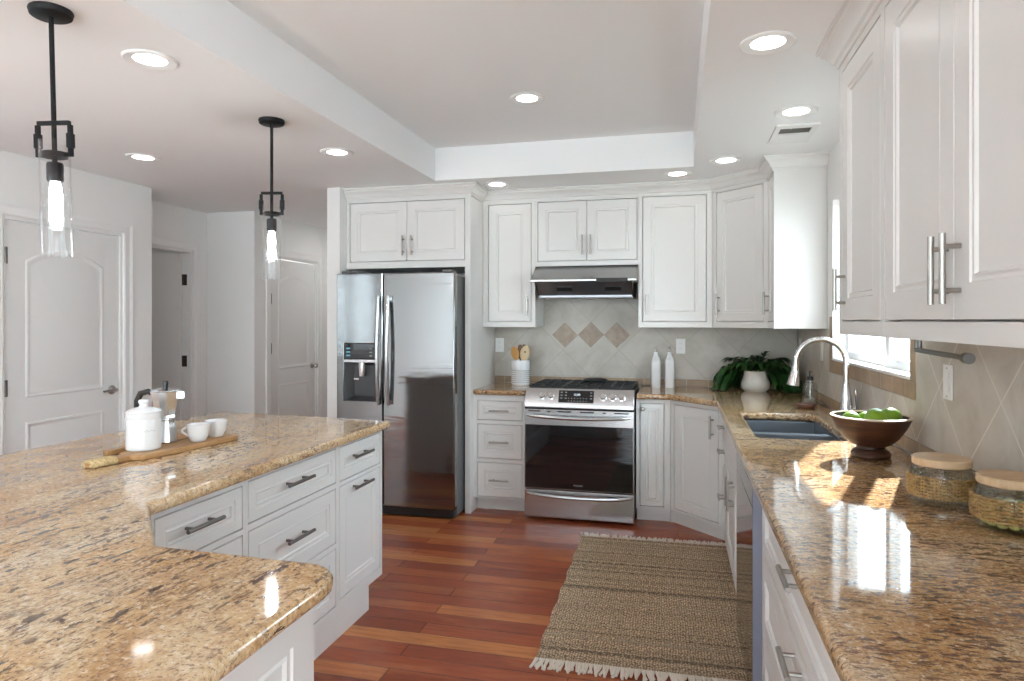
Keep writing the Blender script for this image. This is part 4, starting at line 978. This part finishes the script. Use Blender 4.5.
# ------------------------------------------------------------------ things on the island
bz = CT1
def board_shape(p0, p1, wd, hw, hl, rr=0.03):
    """outline: body from p0 to p1 (centre line), handle of length hl before p0"""
    d = (Vector(p1) - Vector(p0)).normalized(); n = Vector((-d.y, d.x)); pts = []
    L = (Vector(p1) - Vector(p0)).length
    def P(a, b): q = Vector(p0) + d * a + n * b; pts.append((q.x, q.y))
    def corner(a, b, sa, sb):
        for k in range(6):
            t = k / 5 * math.pi / 2
            yield (a, b, sa, sb, t)
    for k in range(7): t = k / 6 * math.pi / 2; P(L - rr + rr * math.sin(t), -wd / 2 + rr - rr * math.cos(t))
    for k in range(7): t = k / 6 * math.pi / 2; P(L - rr + rr * math.cos(t), wd / 2 - rr + rr * math.sin(t))
    for k in range(7): t = k / 6 * math.pi / 2; P(0.05 - 0.05 * math.sin(t), wd / 2 - (wd / 2 - hw) * (1 - math.cos(t)))
    P(-hl * 0.55, hw * 0.9)
    for k in range(9): t = k / 8 * math.pi; P(-hl + 0.03 - 0.03 * math.sin(t), hw * 1.05 * math.cos(t))
    P(-hl * 0.55, -hw * 0.9)
    for k in range(7): t = (1 - k / 6) * math.pi / 2; P(0.05 - 0.05 * math.sin(t), -wd / 2 + (wd / 2 - hw) * (1 - math.cos(t)))
    return pts, d, n
cb = thing('serving_board', 'long acacia serving board with rattan-wrapped handle on the island', 'board', (-1.93, 2.10, bz))
pts, d, n = board_shape((-0.03, -0.09), (0.035, 0.40), 0.135, 0.022, 0.15)
MB().prism(pts, 0.0, 0.02).build('board', 'board', cb, bevel=0.004)
wp = MB()
for k in range(9):
    c = Vector((-0.03, -0.09)) - d * (0.058 + k * 0.0105); ring = []
    for q in range(20):
        a = 2 * math.pi * q / 20; ring.append((c.x + n.x * 0.027 * math.cos(a), c.y + n.y * 0.027 * math.cos(a), 0.0105 + 0.0125 * math.sin(a) + (0.0075 if math.sin(a) < -0.5 else 0)))
    wp.tube(ring, 0.0057, 6, closed=True)
wr_ = wp.build('rattan_wrap', 'rattan', cb, smooth=60); wr_.location.z = 0.0
cb2 = thing('serving_board', 'narrow dark-ended wooden board behind the canister and moka pot', 'board', (-2.075, 2.16, bz))
pts, d, n = board_shape((-0.02, -0.02), (0.04, 0.40), 0.10, 0.016, 0.085, 0.02)
MB().prism(pts, 0.0, 0.018).build('board', 'board', cb2, bevel=0.003)
ca = thing('canister', 'white enamel canister with lid on the serving board', 'canister', (-1.985, 2.12, bz + 0.0209), R(14))
MB().lathe([(0.0, 0.0), (0.057, 0.0), (0.0605, 0.004), (0.0605, 0.112), (0.059, 0.116), (0.0605, 0.120), (0.0605, 0.136), (0.059, 0.138), (0.054, 0.136), (0.054, 0.01), (0.0, 0.008)], n=48).build('body', 'ceramic', ca)
MB().lathe([(0.0, 0.1385), (0.0605, 0.1385), (0.062, 0.143), (0.057, 0.149), (0.036, 0.157), (0.018, 0.161), (0.0145, 0.166), (0.0145, 0.172), (0.018, 0.176), (0.019, 0.184), (0.014, 0.189), (0.0, 0.190)], n=44).build('lid', 'ceramic', ca)
mk = MB()
for i in range(5):
    a0 = R(-62 + i * 8); a1 = a0 + R(5)
    for rr, z0 in ((0.0609, 0.072 + 0.003 * (i % 2)),):
        A_ = mk.loop([(rr * math.cos(a0), rr * math.sin(a0), z0), (rr * math.cos(a1), rr * math.sin(a1), z0), (rr * math.cos(a1), rr * math.sin(a1), z0 + 0.003), (rr * math.cos(a0), rr * math.sin(a0), z0 + 0.003)])
        mk.face(A_)
mk.build('printed_mark', 'glyph', ca, smooth=0)
mo = thing('moka_pot', 'polished stovetop moka pot with black handle behind the canister', 'coffee pot', (-2.012, 2.262, bz + 0.0209), R(14))
MB().lathe([(0.0, 0.0), (0.045, 0.0), (0.047, 0.004), (0.044, 0.03), (0.036, 0.075), (0.035, 0.088), (0.041, 0.092), (0.041, 0.100), (0.0, 0.100)], n=8).build('boiler', 'alu', mo, smooth=15)
up_ = MB(); up_.lathe([(0.0, 0.1005), (0.038, 0.1005), (0.036, 0.110), (0.040, 0.13), (0.057, 0.205), (0.055, 0.207), (0.0, 0.207)], n=8)
up_.build('upper_pot', 'alu', mo, smooth=15)
MB().prism([(0.048, -0.012), (0.078, 0.0), (0.048, 0.012)], 0.175, 0.206).build('spout', 'alu', mo, bevel=0.002)
MB().lathe([(0.0, 0.2075), (0.057, 0.2075), (0.056, 0.211), (0.012, 0.221), (0.0, 0.221)], n=8).build('lid', 'alu', mo, smooth=15)
MB().lathe([(0.0, 0.2215), (0.009, 0.2215), (0.011, 0.240), (0.009, 0.246), (0.0, 0.246)], n=12).build('knob', 'bplas', mo)
MB().tube([(-0.048, 0, 0.194), (-0.070, 0, 0.204), (-0.100, 0, 0.196), (-0.116, 0, 0.165), (-0.118, 0, 0.125)], [0.010, 0.012, 0.013, 0.011, 0.009], 10).build('handle', 'bplas', mo)
def cup(loc, label, rot):
    c = thing('coffee_cup', label, 'cup', loc, rot, 'white coffee cups on the serving board')
    MB().lathe([(0.0, 0.0), (0.027, 0.0), (0.030, 0.003), (0.040, 0.025), (0.0445, 0.062), (0.0455, 0.068), (0.0425, 0.068), (0.040, 0.060), (0.035, 0.022), (0.024, 0.007), (0.0, 0.006)], n=40).build('bowl', 'ceramic', c)
    h = [(-0.040, 0, 0.056)] + [(-0.043 - 0.029 * math.sin(math.pi * k / 8) - 0.003 * (1 - k / 8), 0, 0.057 - 0.038 * k / 8) for k in range(9)] + [(-0.034, 0, 0.017)]
    MB().tube(h, 0.0045, 8).build('handle', 'ceramic', c)
cup((-1.902, 2.318, bz + 0.0209), 'white coffee cup with its handle showing, nearer the canister', R(14 - 8))
cup((-1.906, 2.428, bz + 0.0209), 'white coffee cup behind the other cup at the board end', R(-70))

# ------------------------------------------------------------------ wall plates, towel bar
def plate(loc, rot, label, kind, wd=0.072, ht=0.116, cat='outlet'):
    o = thing('wall_' + kind + '_plate' if False else kind, label, cat, loc, rot)
    MB().box(-wd / 2, wd / 2, -0.006, -0.0003, -ht / 2, ht / 2).build('cover', 'plate', o, bevel=0.002)
    if kind == 'power_outlet':
        for z in (-0.02, 0.02):
            s = MB().lathe([(0.0, 0), (0.0165, 0), (0.0165, 0.002), (0.0, 0.002)], n=20).build('socket', 'plate', o); s.location = (0, -0.0061, z); s.rotation_euler = (R(90), 0, 0)
            for x in (-0.006, 0.006): MB().box(x - 0.0012, x + 0.0012, -0.0088, -0.0083, z - 0.004, z + 0.006).build('slot', 'slot', o, smooth=0)
    else:
        MB().box(-0.017, 0.017, -0.0085, -0.0061, -0.034, 0.034).build('rocker', 'plate', o, bevel=0.001)
        for z in (-0.047, 0.047): MB().cyl((0, -0.0072, z), (0, -0.0061, z), 0.003, n=10).build('screw', 'slot', o)
yb = YB - 0.0092
plate((-1.445, yb, 1.225), 0, 'white outlet on the tile between refrigerator panel and crock', 'power_outlet')
plate((0.020, yb, 1.228), 0, 'white outlet on the tile above the cruets', 'power_outlet')
xr = XR - 0.0092
plate((xr, 5.22, 1.24), H90, 'white switch plate edge-on in the tiled corner behind the faucet', 'light_switch', cat='switch')
plate((xr, 4.47, 1.235), H90, 'white outlet beside the window, seen through the faucet arch', 'power_outlet')
plate((xr, 2.482, 1.222), H90, 'white switch plate on the tile under the steel towel bar', 'light_switch', cat='switch')
tb = thing('towel_bar', 'dark steel paper towel bar hung under the near upper cabinet', 'towel bar', (0.80, 2.36, 1.377))
MB().cyl((0, 0.20, -0.052), (0, -0.20, -0.058), 0.0085).build('bar', 'pewter', tb)
MB().cyl((0, -0.1995, -0.058), (0, -0.225, -0.0585), 0.016).build('end_knob', 'pewter', tb)
MB().cyl((0, 0.20, -0.0575), (0, 0.20, -0.0002), 0.0085).cyl((0, 0.172, -0.0445), (0, 0.172, -0.0002), 0.007).build('bracket', 'pewter', tb)

# ------------------------------------------------------------------ rug
rg_ = thing('woven_rug', 'woven jute runner with cream fringe on the cherry floor', 'rug', (-0.165, 3.545, 0.0), R(1.2))
mb = MB(); nx, ny = 60, 110; X0, X1, Y0, Y1 = -0.435, 0.478, -0.815, 0.815
q = random.Random(9)
V = [[mb.bm.verts.new((X0 + (X1 - X0) * i / nx + (0.004 * math.sin(j * 0.35) if i in (0, nx) else 0), Y0 + (Y1 - Y0) * j / ny, 0.0105 + 0.0025 * math.sin(j * 1.9) + q.uniform(-0.0008, 0.0008))) for i in range(nx + 1)] for j in range(ny + 1)]
for j in range(ny):
    for i in range(nx): mb.face([V[j][i], V[j][i + 1], V[j + 1][i + 1], V[j + 1][i]])
edge = [V[0][i] for i in range(nx + 1)] + [V[j][nx] for j in range(1, ny + 1)] + [V[ny][i] for i in range(nx - 1, -1, -1)] + [V[j][0] for j in range(ny - 1, 0, -1)]
low = [mb.bm.verts.new((v.co.x, v.co.y, 0.001)) for v in edge]; mb.bridge(edge, low)
mb.build('woven_body', 'rug', rg_, smooth=60)
for nm, yy, sg in (('fringe', Y0, -1), ('fringe', Y1, 1)):
    mb = MB()
    for k in range(100):
        x = X0 + 0.004 + (X1 - X0 - 0.008) * k / 99; L = q.uniform(0.045, 0.075); dx = q.uniform(-0.02, 0.02)
        mb.tube([(x, yy - sg * 0.004, 0.010), (x + dx * 0.3, yy + sg * L * 0.4, 0.009), (x + dx, yy + sg * L, 0.0065)], [0.0048, 0.0056, 0.0058], 6)
    fo = mb.build(nm, 'fringe', rg_, smooth=60)

# ------------------------------------------------------------------ ceiling lights, vent, pendants
def can(x, y, z, label, k='lens'):
    o = thing('recessed_light', label, 'ceiling light', (x, y, z), 0, 'recessed ceiling lights')
    MB().lathe([(0.0605, -0.0005), (0.0605, -0.004), (0.092, -0.010), (0.098, -0.006), (0.098, -0.0005)], n=48, closed=True).build('trim_ring', 'ringw', o)
    MB().lathe([(0.0, -0.0008), (0.0600, -0.0008), (0.0600, -0.0035), (0.0, -0.0035)], n=40).build('lens', k, o)
for x, y, z, lb in [(-1.984, 2.151, CZ, 'lit recessed ceiling light in the strip between the two pendants, nearer the closer one'), (-3.212, 3.426, CZ, 'lit recessed ceiling light near the closed panel door wall'),
                    (-1.987, 3.607, CZ, 'lit recessed ceiling light beyond the far pendant, before the refrigerator'), (-0.821, 3.624, 2.675, 'lit recessed light inside the raised ceiling tray'),
                    (0.317, 2.566, CZ, 'lit recessed ceiling light nearest the camera beside the near upper cabinets'), (0.553, 3.442, CZ, 'lit recessed ceiling light next to the square ceiling vent'),
                    (0.293, 4.382, CZ, 'lit recessed ceiling light before the angled corner cabinet'), (-0.005, 4.70, CZ, 'lit recessed ceiling light before the wide single-door upper cabinet'),
                    (-1.301, 4.738, CZ, 'lit recessed ceiling light by the refrigerator cabinet crown')]:
    can(x, y, z, lb)
can(-3.15, 6.35, CZ, 'added unseen fill light at the far end of the hall, behind the refrigerator wall', 'hall_fill_lens')  # hidden lamp added to brighten the hall
can(-5.0, 4.75, CZ, 'added unseen fill light in the room behind the open door', 'room_fill_lens')  # hidden weak lamp added to brighten the open door leaf
vn = thing('ceiling_vent', 'square white ceiling vent with half-open dark grille beside window cabinets', 'vent', (0.60, 3.85, CZ), 0)

mb = MB(); Xs = (-0.105, -0.078, 0.078, 0.105); Ys = (-0.19, -0.135, -0.02, 0.17)
for i in range(3):
    for j in range(3):
        if (i, j) != (1, 1): mb.box(Xs[i], Xs[i + 1], Ys[j], Ys[j + 1], -0.010, -0.0005)
mb.build('frame', 'ringw', vn, smooth=0, weld=True)
MB().box(-0.0775, 0.0775, -0.1345, -0.0205, -0.003, -0.0008).build('grille', 'ventdark', vn, smooth=0)  # flat dark grey plate filling the vent opening
MB().box(-0.03, -0.02, -0.125, -0.115, -0.008, -0.0031).build('damper_lever', 'alu', vn, smooth=0)

def pendant(x, y, label, lean=0.0):
    p = thing('pendant_light', label, 'pendant light', (x, y, CZ), R(14), 'black pendant lights over the island'); p.rotation_euler.y = lean
    MB().lathe([(0.0, -0.0005), (0.062, -0.0005), (0.064, -0.006), (0.060, -0.020), (0.054, -0.024), (0.0, -0.024)], n=40).build('canopy', 'black', p)
    MB().cyl((0, 0, -0.0235), (0, 0, -0.363), 0.0075, n=14).build('rod', 'black', p)
    b = MB(); wv = 0.0065; zt, zb = -0.363, -0.480
    b.box(-0.053, 0.053, -wv, wv, zt - 2 * wv, zt)
    for s in (-1, 1):
        b.box(s * 0.053 - wv, s * 0.053 + wv, -wv, wv, zb, zt - 2 * wv); b.box(s * 0.053 - 0.0095, s * 0.053 + 0.0095, -0.009, 0.009, -0.452, -0.405)
        b.box(min(s * 0.047, s * 0.030), max(s * 0.047, s * 0.030), -wv, wv, zb, zb + 2 * wv)
    b.build('bracket', 'black', p, smooth=0, bevel=0.0015)
    MB().cyl((0, 0, zt - 2 * wv - 0.0003), (0, 0, -0.500), 0.0075, n=14).build('inner_rod', 'black', p)
    MB().lathe([(0.0, -0.466), (0.0375, -0.466), (0.0375, -0.482), (0.0, -0.482)], n=32).build('shade_holder', 'black', p)
    MB().lathe([(0.0, -0.500), (0.022, -0.500), (0.024, -0.506), (0.024, -0.555), (0.020, -0.562), (0.0, -0.562)], n=28).build('socket', 'black', p)
    MB().lathe([(0.0, -0.5625), (0.012, -0.5625), (0.016, -0.580), (0.0185, -0.600), (0.0185, -0.690), (0.014, -0.706), (0.0, -0.710)], n=24).build('bulb', 'bulb', p)
    MB().lathe([(0.0445, -0.430), (0.0445, -0.805), (0.0425, -0.805), (0.0425, -0.430)], n=48, closed=True).build('glass_shade', 'shade', p)
pendant(-1.985, 1.733, 'black pendant with clear glass cylinder, the one nearest the camera', R(-1.5))
pendant(-1.990, 2.952, 'black pendant with clear glass cylinder, the one nearer the refrigerator')
for o in bpy.data.objects:
    if o.type == 'MESH' and o.data.users == 0: bpy.data.objects.remove(o)
